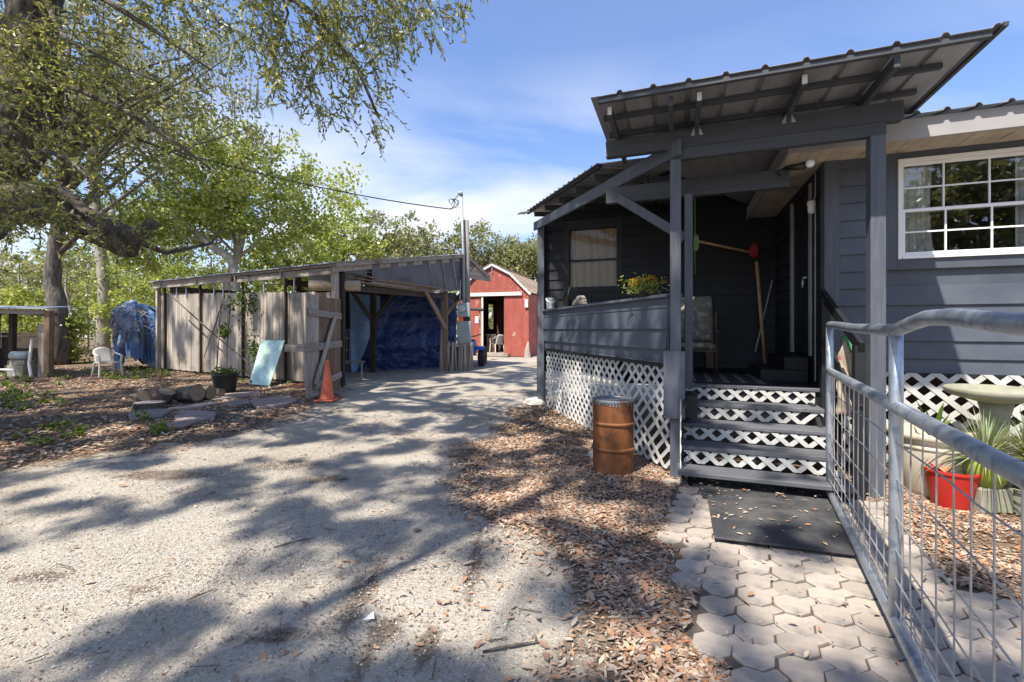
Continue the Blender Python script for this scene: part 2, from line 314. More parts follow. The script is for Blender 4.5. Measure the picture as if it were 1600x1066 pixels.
M['whiteplastic'] = surf('white_resin', (0.58, 0.55, 0.49), (0.70, 0.67, 0.61), 3, rough=0.5, bump=0.1, rnd=0.04, spots=(0.36, 0.31, 0.24), spot_scale=4, spot_at=(0.56, 0.76))
M['pvc'] = surf('white_pvc', (0.66, 0.66, 0.64), (0.76, 0.76, 0.74), 4, rough=0.4, bump=0, rnd=0)
M['greybox'] = surf('grey_meter_enamel', (0.30, 0.34, 0.36), (0.37, 0.41, 0.43), 3, rough=0.5, bump=0.1, rnd=0.05, metal=0.1)
M['orange'] = surf('orange_sticker', (0.85, 0.17, 0.03), (0.9, 0.2, 0.04), 3, rough=0.5, bump=0, rnd=0)
M['pole'] = surf('grey_pole_wood', (0.17, 0.155, 0.135), (0.29, 0.265, 0.235), 3, (5, 5, 0.4), 0.85, 0.5, 9, rnd=0)
M['cable'] = surf('black_cable', (0.02, 0.02, 0.02), (0.03, 0.03, 0.03), 3, rough=0.6, bump=0, rnd=0)
M['tyre'] = surf('tyre_rubber', (0.025, 0.024, 0.023), (0.05, 0.047, 0.043), 6, rough=0.85, bump=0.3, rnd=0)
M['bluepaint'] = surf('blue_plastic', (0.03, 0.10, 0.36), (0.05, 0.15, 0.45), 3, rough=0.35, bump=0, rnd=0)
M['dullred'] = surf('dull_red_paint', (0.22, 0.015, 0.014), (0.30, 0.022, 0.02), 3, rough=0.7, bump=0.1, rnd=0)
M['redplastic'] = surf('red_plastic', (0.42, 0.020, 0.016), (0.50, 0.030, 0.022), 3, rough=0.4, bump=0.05, rnd=0, spots=(0.40, 0.10, 0.08), spot_scale=4, spot_at=(0.62, 0.8))
M['ceramic'] = surf('cream_ceramic', (0.40, 0.36, 0.27), (0.56, 0.51, 0.40), 4, rough=0.55, bump=0.2, rnd=0, spots=(0.26, 0.20, 0.12), spot_scale=5, spot_at=(0.55, 0.7))
M['concrete'] = surf('mossy_concrete', (0.22, 0.215, 0.165), (0.34, 0.33, 0.265), 6, rough=0.9, bump=0.4, rnd=0, spots=(0.23, 0.26, 0.13), spot_scale=4, spot_at=(0.5, 0.7))
M['limepot'] = surf('lime_glaze', (0.20, 0.27, 0.035), (0.30, 0.37, 0.06), 3, rough=0.35, bump=0, rnd=0.1)
M['soil'] = M['joint']
M['succ'] = leaf_mat('succulent', (0.22, 0.33, 0.17), 0.1)
M['yellow'] = leaf_mat('yellow_petal', (0.78, 0.45, 0.03), 0.3)
M['camo'] = surf('leaf_print_cushion', (0.13, 0.125, 0.10), (0.20, 0.19, 0.155), 4, rough=0.9, bump=0.2, rnd=0, spots=(0.32, 0.31, 0.26), spot_scale=12, spot_at=(0.52, 0.56))
M['cloth'] = surf('cream_curtain', (0.72, 0.69, 0.63), (0.80, 0.78, 0.72), 3, rough=0.9, bump=0.1, rnd=0)
M['cloth_brown'] = surf('brown_curtain', (0.50, 0.40, 0.29), (0.66, 0.55, 0.42), 3, (6, 1, 0.4), rough=0.9, bump=0.2, rnd=0)
M['room'] = surf('room_wall', (0.42, 0.42, 0.40), (0.50, 0.50, 0.48), 2, rough=0.9, bump=0, rnd=0)
M['rug'] = surf('striped_rug_dark', (0.035, 0.035, 0.04), (0.05, 0.05, 0.055), 6, rough=0.95, bump=0.2, rnd=0)
M['rugstripe'] = surf('striped_rug_pale', (0.24, 0.23, 0.22), (0.30, 0.29, 0.27), 6, rough=0.95, bump=0.2, rnd=0)
M['handle'] = surf('wooden_handle', (0.36, 0.22, 0.11), (0.48, 0.31, 0.17), 4, rough=0.6, bump=0.1, rnd=0.1)
M['bag'] = surf('flowered_cloth', (0.30, 0.24, 0.17), (0.42, 0.36, 0.28), 8, rough=0.9, bump=0.2, rnd=0, spots=(0.42, 0.09, 0.12), spot_scale=16, spot_at=(0.58, 0.63))
M['bagtrim'] = surf('green_trim', (0.05, 0.20, 0.09), (0.08, 0.27, 0.12), 6, rough=0.8, bump=0.1, rnd=0)
M['stone'] = surf('pale_stone', (0.38, 0.36, 0.32), (0.52, 0.50, 0.46), 5, rough=0.9, bump=0.4, rnd=0.1)
M['bulb'] = surf('white_bulb_glass', (0.80, 0.80, 0.78), (0.85, 0.85, 0.83), 3, rough=0.2, bump=0, rnd=0)
M['darkmetal'] = surf('dark_metal', (0.03, 0.027, 0.025), (0.06, 0.05, 0.045), 5, rough=0.5, bump=0.1, rnd=0, metal=0.4)
M['brick'] = surf('old_brick', (0.30, 0.12, 0.075), (0.40, 0.19, 0.13), 6, rough=0.9, bump=0.4, rnd=0.15)
M['rawcut'] = surf('unpainted_cut', (0.50, 0.49, 0.47), (0.62, 0.61, 0.59), 6, rough=0.8, bump=0.2, rnd=0)
M['road'] = surf('pale_road', (0.46, 0.45, 0.43), (0.56, 0.55, 0.53), 2, rough=0.95, bump=0.2, rnd=0)
def glass_mat(name, tintc, base, rough=0.01):
    t = NT(name); tr = t.n.new('ShaderNodeBsdfTransparent'); tr.inputs[0].default_value = (*tintc, 1)
    gl = t.n.new('ShaderNodeBsdfGlossy'); gl.inputs[0].default_value = (0.9, 0.93, 0.95, 1); gl.inputs['Roughness'].default_value = rough
    fr = t.n.new('ShaderNodeFresnel'); fr.inputs[0].default_value = 1.5
    f = t.math('ADD', fr.outputs[0], base, True)
    nb = t.bump(t.noise(t.mapping((1, 1, 1)), 2.2, 2), 0.08, 0.02); t.l.new(nb, gl.inputs['Normal'])
    m = t.n.new('ShaderNodeMixShader'); t.l.new(f, m.inputs[0]); t.l.new(tr.outputs[0], m.inputs[1]); t.l.new(gl.outputs[0], m.inputs[2]); t.l.new(m.outputs[0], t.out.inputs[0]); return t.mat
M['glass'] = glass_mat('window_glass', (0.80, 0.83, 0.83), 0.10)
M['oldglass'] = glass_mat('porch_window_glass', (0.85, 0.85, 0.82), -0.02)
t = NT('painted_reflection_mirror'); nz = t.noise(t.mapping((1, 1, 1)), 5, 5)
M['mirror'] = t.done(t.mix(t.ramp(nz, 0.45, 0.75), (0.50, 0.64, 0.52), (0.26, 0.38, 0.27)), t.math('ADD', t.math('MULTIPLY', nz, 0.2), 0.14), 0.3, t.bump(t.noise(t.mapping((1, 1, 1)), 5, 4), 0.5, 0.03))  # green of reflected trees is put into the base colour of the dusty glass

# the yard: sand and crushed stone on the drive, brown soil and broken leaves elsewhere; masks are stored on the vertices
t = NT('yard_ground'); v = t.mapping((1, 1, 1)); lit = t.attr('litter'); deb = t.attr('debris')
n1 = t.noise(v, 1.1, 8, 0.6); n2 = t.noise(v, 9, 8, 0.7); n3 = t.noise(v, 45, 4, 0.7)
sand = t.mix(t.ramp(n1, 0.3, 0.7), (0.40, 0.355, 0.285), (0.55, 0.50, 0.415))
peb = t.voro(v, 70, 'Color'); pg = t.n.new('ShaderNodeRGBToBW'); t.l.new(peb, pg.inputs[0])
sand = t.mix(t.math('MULTIPLY', t.ramp(n2, 0.42, 0.62), 0.75), sand, t.mix(pg.outputs[0], (0.24, 0.22, 0.19), (0.64, 0.60, 0.53)))
sand = t.mix(t.math('MULTIPLY', t.ramp(n3, 0.56, 0.68), 0.5), sand, (0.22, 0.17, 0.125))
sand = t.mix(t.math('MULTIPLY', t.ramp(t.math('ADD', deb, t.math('MULTIPLY', t.math('SUBTRACT', n2, 0.5), 1.3)), 0.40, 0.70), 0.78), sand, (0.125, 0.092, 0.066))
chips = t.voro(t.mapping((1, 1.7, 1), (0, 0, 0.6)), 34, 'Color'); cg = t.n.new('ShaderNodeRGBToBW'); t.l.new(chips, cg.inputs[0])
soil = t.mix(cg.outputs[0], (0.085, 0.06, 0.044), (0.31, 0.22, 0.145))
soil = t.mix(t.math('MULTIPLY', t.ramp(n1, 0.42, 0.62), 0.55), soil, (0.17, 0.125, 0.088))
n0 = t.noise(v, 0.45, 4, 0.6); sand = t.mix(t.math('MULTIPLY', t.ramp(n0, 0.45, 0.62), 0.45), sand, t.mix(1.0, sand, (0.66, 0.60, 0.53), 'MULTIPLY'))
edge = t.ramp(t.math('ADD', lit, t.math('MULTIPLY', t.math('SUBTRACT', n2, 0.5), 0.9)), 0.40, 0.60)
h = t.math('ADD', t.math('MULTIPLY', n2, 0.6), t.math('MULTIPLY', pg.outputs[0], 0.45)); h = t.math('ADD', h, t.math('MULTIPLY', n3, 0.5))
n4 = t.noise(v, 22, 5, 0.7); sand2 = t.mix(t.math('MULTIPLY', t.ramp(n4, 0.54, 0.68), 0.34), sand, (0.20, 0.165, 0.13)); sand2 = t.mix(t.math('MULTIPLY', t.ramp(n4, 0.30, 0.40, (1, 1, 1), (0, 0, 0)), 0.35), sand2, (0.62, 0.58, 0.51))
M['ground'] = t.done(t.mix(edge, sand2, soil), 0.95, 0, t.bump(h, 1.0, 0.04), 0.15)

# ================================================================== THE SETTING
def vnoise(x, y, s, seed=0):
    """cheap smooth value noise in numpy"""
    x = np.asarray(x) * s; y = np.asarray(y) * s; xi = np.floor(x).astype(np.int64); yi = np.floor(y).astype(np.int64); fx = x - xi; fy = y - yi
    fx = fx * fx * (3 - 2 * fx); fy = fy * fy * (3 - 2 * fy)
    def hsh(a, b):
        n = (a * 374761393 + b * 668265263 + seed * 144269) & 0x7fffffff; n = ((n ^ (n >> 13)) * 1274126177) & 0x7fffffff; return ((n ^ (n >> 16)) & 0xffff) / 65535.0
    return (hsh(xi, yi) * (1 - fx) + hsh(xi + 1, yi) * fx) * (1 - fy) + (hsh(xi, yi + 1) * (1 - fx) + hsh(xi + 1, yi + 1) * fx) * fy
def gpoly(pts): return [(G(x, y).x, G(x, y).y) for x, y in pts]
LITTER_R = gpoly([(846, 622), (790, 652), (760, 690), (690, 722), (690, 755), (760, 795), (820, 850), (850, 905), (900, 960), (930, 1066), (880, 1400), (1700, 1400), (1800, 800), (1700, 660), (1400, 640), (1100, 625)])
YARD_L = gpoly([(540, 606), (520, 632), (470, 645), (400, 672), (330, 690), (200, 700), (80, 722), (0, 738), (-300, 790), (-1200, 900), (-2500, 640), (-1200, 550), (120, 552), (300, 575)])
PAVED = gpoly([(1048, 752), (1044, 850), (1074, 866), (1066, 990), (1165, 1062), (1190, 1400), (1900, 1400), (1900, 985), (1600, 945), (1473, 908), (1412, 832), (1378, 792), (1300, 770)])
DEBRIS = [(255, 742, 95, 9), (450, 727, 60, 9), (565, 925, 22, 70), (600, 985, 34, 28), (740, 880, 16, 60), (430, 990, 90, 14), (60, 900, 70, 10), (665, 1010, 26, 40), (505, 748, 45, 7), (230, 920, 30, 10), (560, 1040, 20, 40)]

xs = np.concatenate([-np.geomspace(400, 9.6, 40), np.arange(-9.5, 6.5, 0.085), np.geomspace(6.6, 400, 40)])
ys = np.concatenate([-np.geomspace(300, 0.1, 24), np.arange(0, 12, 0.085), np.arange(12.1, 25, 0.3), np.geomspace(25.2, 600, 36)])
GX, GY = np.meshgrid(xs, ys)
def ground_z(x, y):
    near = np.clip(1 - np.hypot(x, y) / 45, 0, 1)
    return gz(y) + near * (0.022 * (vnoise(x, y, 1.3, 3) - 0.5) + 0.009 * (vnoise(x, y, 6, 5) - 0.5))
GZ = ground_z(GX, GY) - 0.004
def soft(poly, x, y, amp=0.22):
    """0..1 mask with a ragged edge: the polygon sampled at a few jittered spots"""
    acc = np.zeros(np.shape(x))
    for k in range(6):
        jx = (vnoise(x, y, 1.6, 10 + k) - 0.5) * amp * 3 + amp * math.cos(k * 1.05); jy = (vnoise(x, y, 1.6, 30 + k) - 0.5) * amp * 4 + amp * 1.4 * math.sin(k * 1.05)
        acc += in_poly(x + jx, y + jy, poly)
    return acc / 6
def litter_mask(x, y):
    m = np.maximum(soft(LITTER_R, x, y), soft(YARD_L, x, y, 0.3))
    far = (np.asarray(y) > 24) | (np.asarray(x) < -16) | (np.asarray(x) > 7)
    return np.where(far, 0.9, m)
LM = litter_mask(GX, GY)
DM = np.zeros_like(GX)
for (px, py, rx, ry) in DEBRIS:
    c = G(px, py); ax = G(px + rx, py).x - c.x; ay = abs(G(px, py - ry).y - c.y)
    DM = np.maximum(DM, np.exp(-(((GX - c.x) / ax) ** 2 + ((GY - c.y) / ay) ** 2)))
nx_, ny_ = len(xs), len(ys)
idx = np.arange(nx_ * ny_).reshape(ny_, nx_)
gq = np.stack([idx[:-1, :-1], idx[:-1, 1:], idx[1:, 1:], idx[1:, :-1]], -1).reshape(-1, 4)
ground = bulk('ground', np.stack([GX, GY, GZ], -1).reshape(-1, 3), gq, [M['ground']], kind='structure', smooth=True)
for nm, arr in (('litter', LM), ('debris', DM)):
    a = ground.data.attributes.new(nm, 'FLOAT', 'POINT'); a.data.foreach_set('value', arr.astype(np.float32).ravel())
rb = MB(); rb.grid(lambda a, b: (-60 + 75 * a, 39 + 5 * b, float(gz(39 + 5 * b)) + 0.05), 12, 3)
road = rb.build('road', M['road']); road['kind'] = 'structure'

# paved path: interlocking pavers (octagon with a square tail)
pb = MB(); pb.add([(x, y, 0.006) for x, y in PAVED], [tuple(range(len(PAVED)))])
path = pb.build('paved_path', M['joint']); path['kind'] = 'structure'
pp = 0.178; aa = pp / (1 + 2 ** 0.5); hp = pp / 2; ha = aa / 2
PAVER = [(ha, -hp), (hp, -ha), (hp, ha), (pp - ha, hp), (hp, pp - ha), (ha, hp), (-ha, hp), (-hp, ha), (-hp, -ha), (-ha, -hp)]
def inset(poly, d):
    out = []; n = len(poly)
    for i in range(n):
        p0, p1, p2 = Vector(poly[i - 1]), Vector(poly[i]), Vector(poly[(i + 1) % n])
        e0, e1 = (p1 - p0).normalized(), (p2 - p1).normalized(); n0, n1 = Vector((-e0.y, e0.x)), Vector((-e1.y, e1.x))
        b = (n0 + n1); b = b / max(b.length_squared, 0.3) * 2; q = p1 + b * d; out.append((q.x, q.y))
    return out
pa, pt = inset(PAVER, 0.004), inset(PAVER, 0.009)
PAVER_MESH = []
for k in range(6):
    n = len(pa); jit = [1 + random.uniform(-.03, .03) for _ in pa]
    b = MB(); vs_ = [(x * j, y * j, -0.03) for (x, y), j in zip(pa, jit)] + [(x * j, y * j, 0.016) for (x, y), j in zip(pa, jit)] + [(x, y, 0.020) for x, y in pt]
    fs_ = [tuple(range(2 * n, 3 * n))] + [(i + a * n, (i + 1) % n + a * n, (i + 1) % n + (a + 1) * n, i + (a + 1) * n) for a in (0, 1) for i in range(n)]
    me = bpy.data.meshes.new('paver'); me.from_pydata(vs_, [], fs_); me.materials.append(M['paver']); PAVER_MESH.append(me)
ang = math.radians(-28); ca, sa = math.cos(ang), math.sin(ang); cnt = 0
cells = []
for i in range(-40, 40):
    for j in range(-40, 40):
        x, y = ca * i * pp - sa * j * pp + 2.0, sa * i * pp + ca * j * pp + 3.0
        if 0.9 < y < 6 and x < 6 and x / max(y, .1) < 1.7 and in_poly(np.array([x]), np.array([y]), PAVED)[0] and 1.5 / y * FPX + CY < 1150:
            cells.append((x, y))
for (x, y) in sorted(cells, key=lambda c: c[1])[:300]:
    o = bpy.data.objects.new('paver', random.choice(PAVER_MESH)); COL.objects.link(o); o.parent = path
    o.location = (x + random.uniform(-.003, .003), y + random.uniform(-.003, .003), random.uniform(-0.008, 0.003)); o.rotation_euler = (random.uniform(-.025, .025), random.uniform(-.025, .025), ang + random.uniform(-.035, .035))

# ================================================================== THE HOUSE (built in its own axes: u along the front wall, v into the house)
RZ = math.radians(-20)
def UV(u, v, z=0.0): return Vector((u * math.cos(RZ) - v * math.sin(RZ), u * math.sin(RZ) + v * math.cos(RZ), z))
house = thing('house', 'dark slate-blue raised wooden house with open porch and metal roofs', 'house', (1.6, 6.2, 0), RZ)
FV, BV, CU = 5.9, 8.5, 1.53                       # front wall, porch back wall, inner corner
SB = 1.03                                          # bottom of the siding
EX = 0.186                                         # siding exposure

def siding(parent, p0, p1, z0, z1, holes=(), ex=EX, mat_='paint', thick=0.03):
    """lap boards on the vertical plane p0->p1 (uv), each its own mesh, cut around holes (s0,s1,z0,z1)"""
    p0, p1 = Vector((p0[0], p0[1], 0)), Vector((p1[0], p1[1], 0)); d = (p1 - p0); Lw = d.length; d.normalize(); n = Vector((d.y, -d.x, 0))
    k = 0; z = z0
    while z < z1 - 0.01:
        zt = min(z + ex, z1); spans = [(0.0, Lw)]
        for (s0, s1, h0, h1) in holes:
            if zt > h0 + 0.004 and z < h1 - 0.004:
                new = []
                for a, b_ in spans:
                    if s1 <= a or s0 >= b_: new.append((a, b_)); continue
                    if s0 - a > 0.02: new.append((a, s0))
                    if b_ - s1 > 0.02: new.append((s1, b_))
                spans = new
        for a, b_ in spans:
            zz = z - 0.02 if k else z
            sec = [(0.004, zt), (0.004, zz), (thick + 0.006, zz), (0.010, zt)]
            m = MB(); wob = random.uniform(-0.002, 0.002)
            m.extr([p0 + d * a + n * o_ + Vector((0, 0, q + wob)) for o_, q in sec], d * (b_ - a)); m.build('siding_board', M[mat_], parent)
        z += ex; k += 1

# front wall with the window opening
WU0, WU1, WZ0, WZ1 = 2.17, 3.33, 2.236, 3.28
w = MB()
w.box(CU, WU0, FV + .02, FV + .12, SB, 3.45); w.box(WU1, 5.6, FV + .02, FV + .12, SB, 3.45); w.box(WU0, WU1, FV + .02, FV + .12, SB, WZ0); w.box(WU0, WU1, FV + .02, FV + .12, WZ1, 3.45)
wall_f = w.build('wall', M['paint'], house)
siding(wall_f, (CU + .13, FV + .02), (5.6, FV + .02), SB, 3.36, holes=[(WU0 - .10 - CU - .13, WU1 + .10 - CU - .13, WZ0 - .11, WZ1 + .10)])
m = MB(); m.box(CU - .012, CU + .13, FV - .02, FV + .13, SB - .02, 3.36); m.build('corner_board', M['paint_post'], house, bevel=.004)
# window
wb = MB()
for a, b_, c, d in ((WU0 - .10, WU0, WZ0 - .11, WZ1 + .10), (WU1, WU1 + .10, WZ0 - .11, WZ1 + .10)): wb.box(a, b_, FV - .03, FV + .03, c, d)
wb.box(WU0, WU1, FV - .026, FV + .03, WZ1, WZ1 + .10); wb.box(WU0, WU1, FV - .026, FV + .03, WZ0 - .11, WZ0)
wb.build('window_casing', M['paint'], house, bevel=.004)
fr = MB(); f_ = .035
fr.box(WU0, WU0 + f_, FV - .045, FV + .05, WZ0, WZ1); fr.box(WU1 - f_, WU1, FV - .045, FV + .05, WZ0, WZ1); fr.box(WU0 + f_, WU1 - f_, FV - .045, FV + .05, WZ1 - f_, WZ1); fr.box(WU0 + f_, WU1 - f_, FV - .052, FV + .05, WZ0, WZ0 + f_)
win = fr.build('window', M['vinyl'], house, bevel=.003)
zm = 2.735
iu0, iu1 = WU0 + f_, WU1 - f_
def sash(z0, z1, v0):
    s = MB(); g = .028
    s.box(iu0, iu0 + g, v0, v0 + .03, z0, z1); s.box(iu1 - g, iu1, v0, v0 + .03, z0, z1); s.box(iu0 + g, iu1 - g, v0, v0 + .03, z1 - g - .006, z1); s.box(iu0 + g, iu1 - g, v0, v0 + .03, z0, z0 + g + .006)
    s.build('sash', M['vinyl'], win, bevel=.003)
    for k in (1, 2):
        m = MB(); x = iu0 + (iu1 - iu0) * k / 3; m.box(x - .008, x + .008, v0 + .006, v0 + .022, z0 + g, z1 - g); m.build('muntin', M['vinyl'], win)
    m = MB(); zz = (z0 + z1) / 2; m.box(iu0 + g, iu1 - g, v0 + .008, v0 + .020, zz - .008, zz + .008); m.build('muntin', M['vinyl'], win)
    for k in range(3):
        for q in range(2):
            a, b_ = iu0 + (iu1 - iu0) * k / 3, iu0 + (iu1 - iu0) * (k + 1) / 3; c, d = (z0, zz) if q == 0 else (zz, z1)
            m = MB(); m.add([(a + .008, v0 + .014, c + .008), (b_ - .008, v0 + .014, c + .008), (b_ - .008, v0 + .014, d - .008), (a + .008, v0 + .014, d - .008)], [(0, 1, 2, 3)])
            m.build('pane', M['glass'], win)
sash(WZ0 + f_, zm + .02, FV - .035); sash(zm - .02, WZ1 - f_, FV + .002)
cu = MB(); cu.grid(lambda a, b_: (iu0 - .02 + .36 * a * (1 - .12 * math.sin(b_ * 3)), FV + .10 + .022 * math.sin(a * 26), WZ0 - .02 + 1.1 * b_), 40, 6); cu.build('curtain', M['cloth'], house, smooth=True)
cu = MB(); cu.grid(lambda a, b_: (iu0 + .06 + .26 * a, FV + .075 + .03 * math.sin(a * 9), WZ0 + .03 + .13 * b_ * (1 + .4 * math.sin(a * 12))), 26, 3); cu.build('curtain', M['cloth'], house, smooth=True)
cu = MB(); cu.grid(lambda a, b_: (iu1 - .12 + .16 * a, FV + .10 + .02 * math.sin(a * 16), WZ0 - .02 + 1.1 * b_), 24, 4); cu.build('curtain', M['cloth'], house, smooth=True)
rm = MB()                                           # the room behind the window
rm.box(CU + .16, 5.5, 9.4, 9.5, 1.1, 3.5); rm.box(CU + .14, CU + .2, FV + .13, 9.4, 1.1, 3.5); rm.box(5.45, 5.55, FV + .13, 9.4, 1.1, 3.5); rm.box(CU + .14, 5.6, FV + .13, 9.5, 1.02, 1.1); rm.box(CU + .14, 5.6, FV + .13, 9.5, 3.5, 3.56)
rm.build('room_wall', M['room'], house)
# eaves, fascia, soffit panels
EV = 5.42
m = MB(); m.box(1.08, 5.8, EV, EV + .03, 3.33, 3.53); m.build('fascia', M['fascia'], house, bevel=.004)
m = MB(); m.box(1.08, 1.11, EV + .03, BV, 3.335, 3.53); m.build('fascia', M['fascia'], house, bevel=.004)
u = 1.115
while u < 5.7:
    m = MB(); m.box(u, u + .098, EV + .032, FV + .015, 3.352 + random.uniform(-.002, .002), 3.362); m.build('soffit_panel', M['soffit'], house); u += .102
v = FV + .02
while v < BV - .1:
    m = MB(); m.box(1.115, CU - .015, v, v + .098, 3.352, 3.362); m.build('soffit_panel', M['soffit'], house); v += .102
def rib_roof(parent, name, fn, L, W, pitch, mat_, rib=.02, ribw=.05, n_len=2):
    """ribbed metal sheet: fn(s, t, h) maps s along the eave, t up the slope and the rib height to a point"""
    m = MB(); prof = [(0, 0)]; s = 0
    while s < L:
        for a, hh in ((pitch - ribw, 0), (pitch - ribw * .72, rib), (pitch - ribw * .28, rib), (pitch, 0)):
            if s + a <= L + 1e-6: prof.append((s + a, hh))
        if pitch > .2:
            pass
        s += pitch
    if prof[-1][0] < L: prof.append((L, 0))
    for k in range(len(prof) - 1):
        for j in range(n_len):
            (s0, h0), (s1, h1) = prof[k], prof[k + 1]; t0, t1 = W * j / n_len, W * (j + 1) / n_len
            m.add([fn(s0, t0, h0), fn(s1, t0, h1), fn(s1, t1, h1), fn(s0, t1, h0)], [(0, 1, 2, 3)])
    return m.build(name, M[mat_], parent, solid=.0025)
main_roof = rib_roof(house, 'roof', lambda s, t, h: Vector((1.02 + s, EV - .06 + t, 3.545 + t * .22 + h)), 5.0, 6.0, .228, 'roofmetal', .028, .06, 1)

# porch: back wall, side wall, floor
PZ = 0.85
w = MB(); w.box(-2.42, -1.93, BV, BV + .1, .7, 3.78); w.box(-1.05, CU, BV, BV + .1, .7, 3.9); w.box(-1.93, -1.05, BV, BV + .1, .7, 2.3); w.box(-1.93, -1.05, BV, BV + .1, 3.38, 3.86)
wall_b = w.build('wall', M['paint_shade_dark'], house)
siding(wall_b, (-2.40, BV), (CU - .02, BV), .8, 3.72, holes=[(.37, 1.45, 2.2, 3.48)], mat_='paint_shade_dark')
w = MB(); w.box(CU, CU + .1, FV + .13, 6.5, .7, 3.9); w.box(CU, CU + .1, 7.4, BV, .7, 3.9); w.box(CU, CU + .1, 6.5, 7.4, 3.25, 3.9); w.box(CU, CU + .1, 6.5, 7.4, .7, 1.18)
wall_s = w.build('wall', M['paint_shade_dark'], house)
siding(wall_s, (CU, BV - .03), (CU, 7.5), .8, 3.35, mat_='paint_shade_dark')
d = MB(); d.box(CU + .01, CU + .05, 6.52, 7.38, 1.19, 3.24); door = d.build('door', M['paint_shade_dark'], house, bevel=.004)
m = MB(); m.tube([(CU - .05, 6.62, 2.15), (CU + .02, 6.62, 2.15)], .012, 6); m.tube([(CU - .05, 6.62, 2.15), (CU - .055, 6.62, 2.02)], .012, 6); m.build('handle', M['galv'], door, smooth=True)
for vv in (6.47, 7.43):
    m = MB(); m.box(CU - .02, CU + .03, vv - .04, vv + .04, 1.18, 3.28); m.build('door_trim', M['fascia'], house)
# porch window with curtain
m = MB(); m.box(-2.03, -1.93, BV - .03, BV + .03, 2.2, 3.48); m.box(-1.05, -.95, BV - .03, BV + .03, 2.2, 3.48); m.box(-1.93, -1.05, BV - .028, BV + .03, 3.38, 3.48); m.box(-1.93, -1.05, BV - .028, BV + .03, 2.2, 2.3); pw = m.build('window', M['paint_shade_dark'], house)
m = MB(); m.box(-1.93, -1.05, BV + .0, BV + .04, 2.78, 2.815); m.build('sash', M['paint_shade_dark'], pw)
for z0, z1 in ((2.3, 2.78), (2.815, 3.38)):
    m = MB(); m.add([(-1.93, BV + .02, z0), (-1.05, BV + .02, z0), (-1.05, BV + .02, z1), (-1.93, BV + .02, z1)], [(0, 1, 2, 3)]); m.build('pane', M['oldglass'], pw)
cu = MB(); cu.grid(lambda a, b_: (-1.95 + .92 * a, BV + .085 + .02 * math.sin(a * 40 + 2 * b_), 2.28 + 1.12 * b_), 60, 5); cu.build('curtain', M['cloth_brown'], house, smooth=True)
m = MB(); m.box(-2.0, -1.0, BV + .35, BV + .4, 2.1, 3.6); m.build('room_wall', M['room'], house)
# porch floor planks, clipped to the porch outline
A_, B_ = Vector((-.05, 5.02)), Vector((-2.38, 8.36))      # the slanting rail side
def rail_u(v): return A_.x + (B_.x - A_.x) * (v - A_.y) / (B_.y - A_.y)
v = 5.79; first = True
joist = MB(); joist.box(.05, CU - .01, 5.83, 5.87, .66, .815); porch_floor = joist.build('porch_floor', M['paint_shade_dark'], house)
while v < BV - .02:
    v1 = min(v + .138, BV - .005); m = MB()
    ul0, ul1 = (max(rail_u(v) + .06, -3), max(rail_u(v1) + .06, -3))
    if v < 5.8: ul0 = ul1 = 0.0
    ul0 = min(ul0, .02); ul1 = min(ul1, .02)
    m.extr([(ul0, v, .818), (1.5, v, .818), (1.5, v1, .818), (ul1, v1, .818)], (0, 0, .034)); m.build('floorboard', M['step'] if first else M['paint_shade_dark'], porch_floor, bevel=.003); v += .142; first = False

# steps
st = MB()
st.extr([(.09, 4.62, .0), (.09, 5.80, .0), (.09, 5.80, .70), (.09, 5.66, .70)], (.04, 0, 0)); steps = st.build('steps', M['paint_shade_dark'], house)
st = MB(); st.extr([(1.34, 4.62, .0), (1.34, 5.80, .0), (1.34, 5.80, .70), (1.34, 5.66, .70)], (.04, 0, 0)); st.build('stringer', M['paint_shade_dark'], steps)
for i in range(4):
    z = .17 * (i + 1); vf = 4.55 + .31 * i
    m = MB(); m.box(.03 if i else 0.0, 1.42, vf, vf + .285, z - .042, z); o = m.build('tread', M['step'], steps, bevel=.006)
# lattice
def lattice(parent, p0, p1, z0, z1, per=.165, wid=.048, skip=(), name='lattice_panel', rail=True, q0=None):
    """diagonal slats in two layers on the plane p0->p1; q0 = (z bottom at the far end) for sloping ground"""
    p0, p1 = Vector((p0[0], p0[1], 0)), Vector((p1[0], p1[1], 0)); d = (p1 - p0); Lw = d.length; d.normalize(); n = Vector((d.y, -d.x, 0))
    r = MB(); r.extr([p0 - n * .02 + Vector((0, 0, z1 - .045)), p0 - n * .02 + Vector((0, 0, z1)), p1 - n * .02 + Vector((0, 0, z1)), p1 - n * .02 + Vector((0, 0, z1 - .045))], -n * .03)
    panel = r.build(name, M['paint_shade_dark'], parent)
    k0 = 0
    for layer, sx in ((0, 1), (1, -1)):
        dx, dz = math.cos(math.radians(42)) * sx, math.sin(math.radians(42)); off = (z1 - z0) / abs(dz) * abs(dx)
        s = -off - .2
        while s < Lw + off + .2:
            poly = clip_strip((s, z0), (dx, dz), wid, 0, Lw, z0, z1); k0 += 1
            if poly and k0 not in skip:
                m = MB(); o_ = n * (.0065 * layer)
                m.extr([p0 + d * a + o_ + Vector((0, 0, c)) for a, c in poly], n * .006); m.build('slat', M['white'], panel)
            s += per
    return panel
lattice(house, tuple(A_ + Vector((-.03, -.03))), tuple(B_ + Vector((.05, -.06))), .04, 1.15, per=.17, wid=.042, skip=(9, 31, 44))
lattice(house, (CU + .15, FV - .05), (5.4, FV - .05), .06, SB + .02, per=.20, wid=.052)
for i, sk in ((1, ()), (2, (14, 15)), (3, (11, 12, 13, 24)), (4, ())):
    vv = 4.55 + .31 * i + .02; lattice(house, (.06, vv), (1.41, vv), .17 * i + .002, .17 * (i + 1) - (.045 if i < 4 else .036), per=.165, wid=.043, skip=sk)
lattice(house, (.035, 5.75), (.035, 4.62), .03, .80, per=.165, wid=.045)
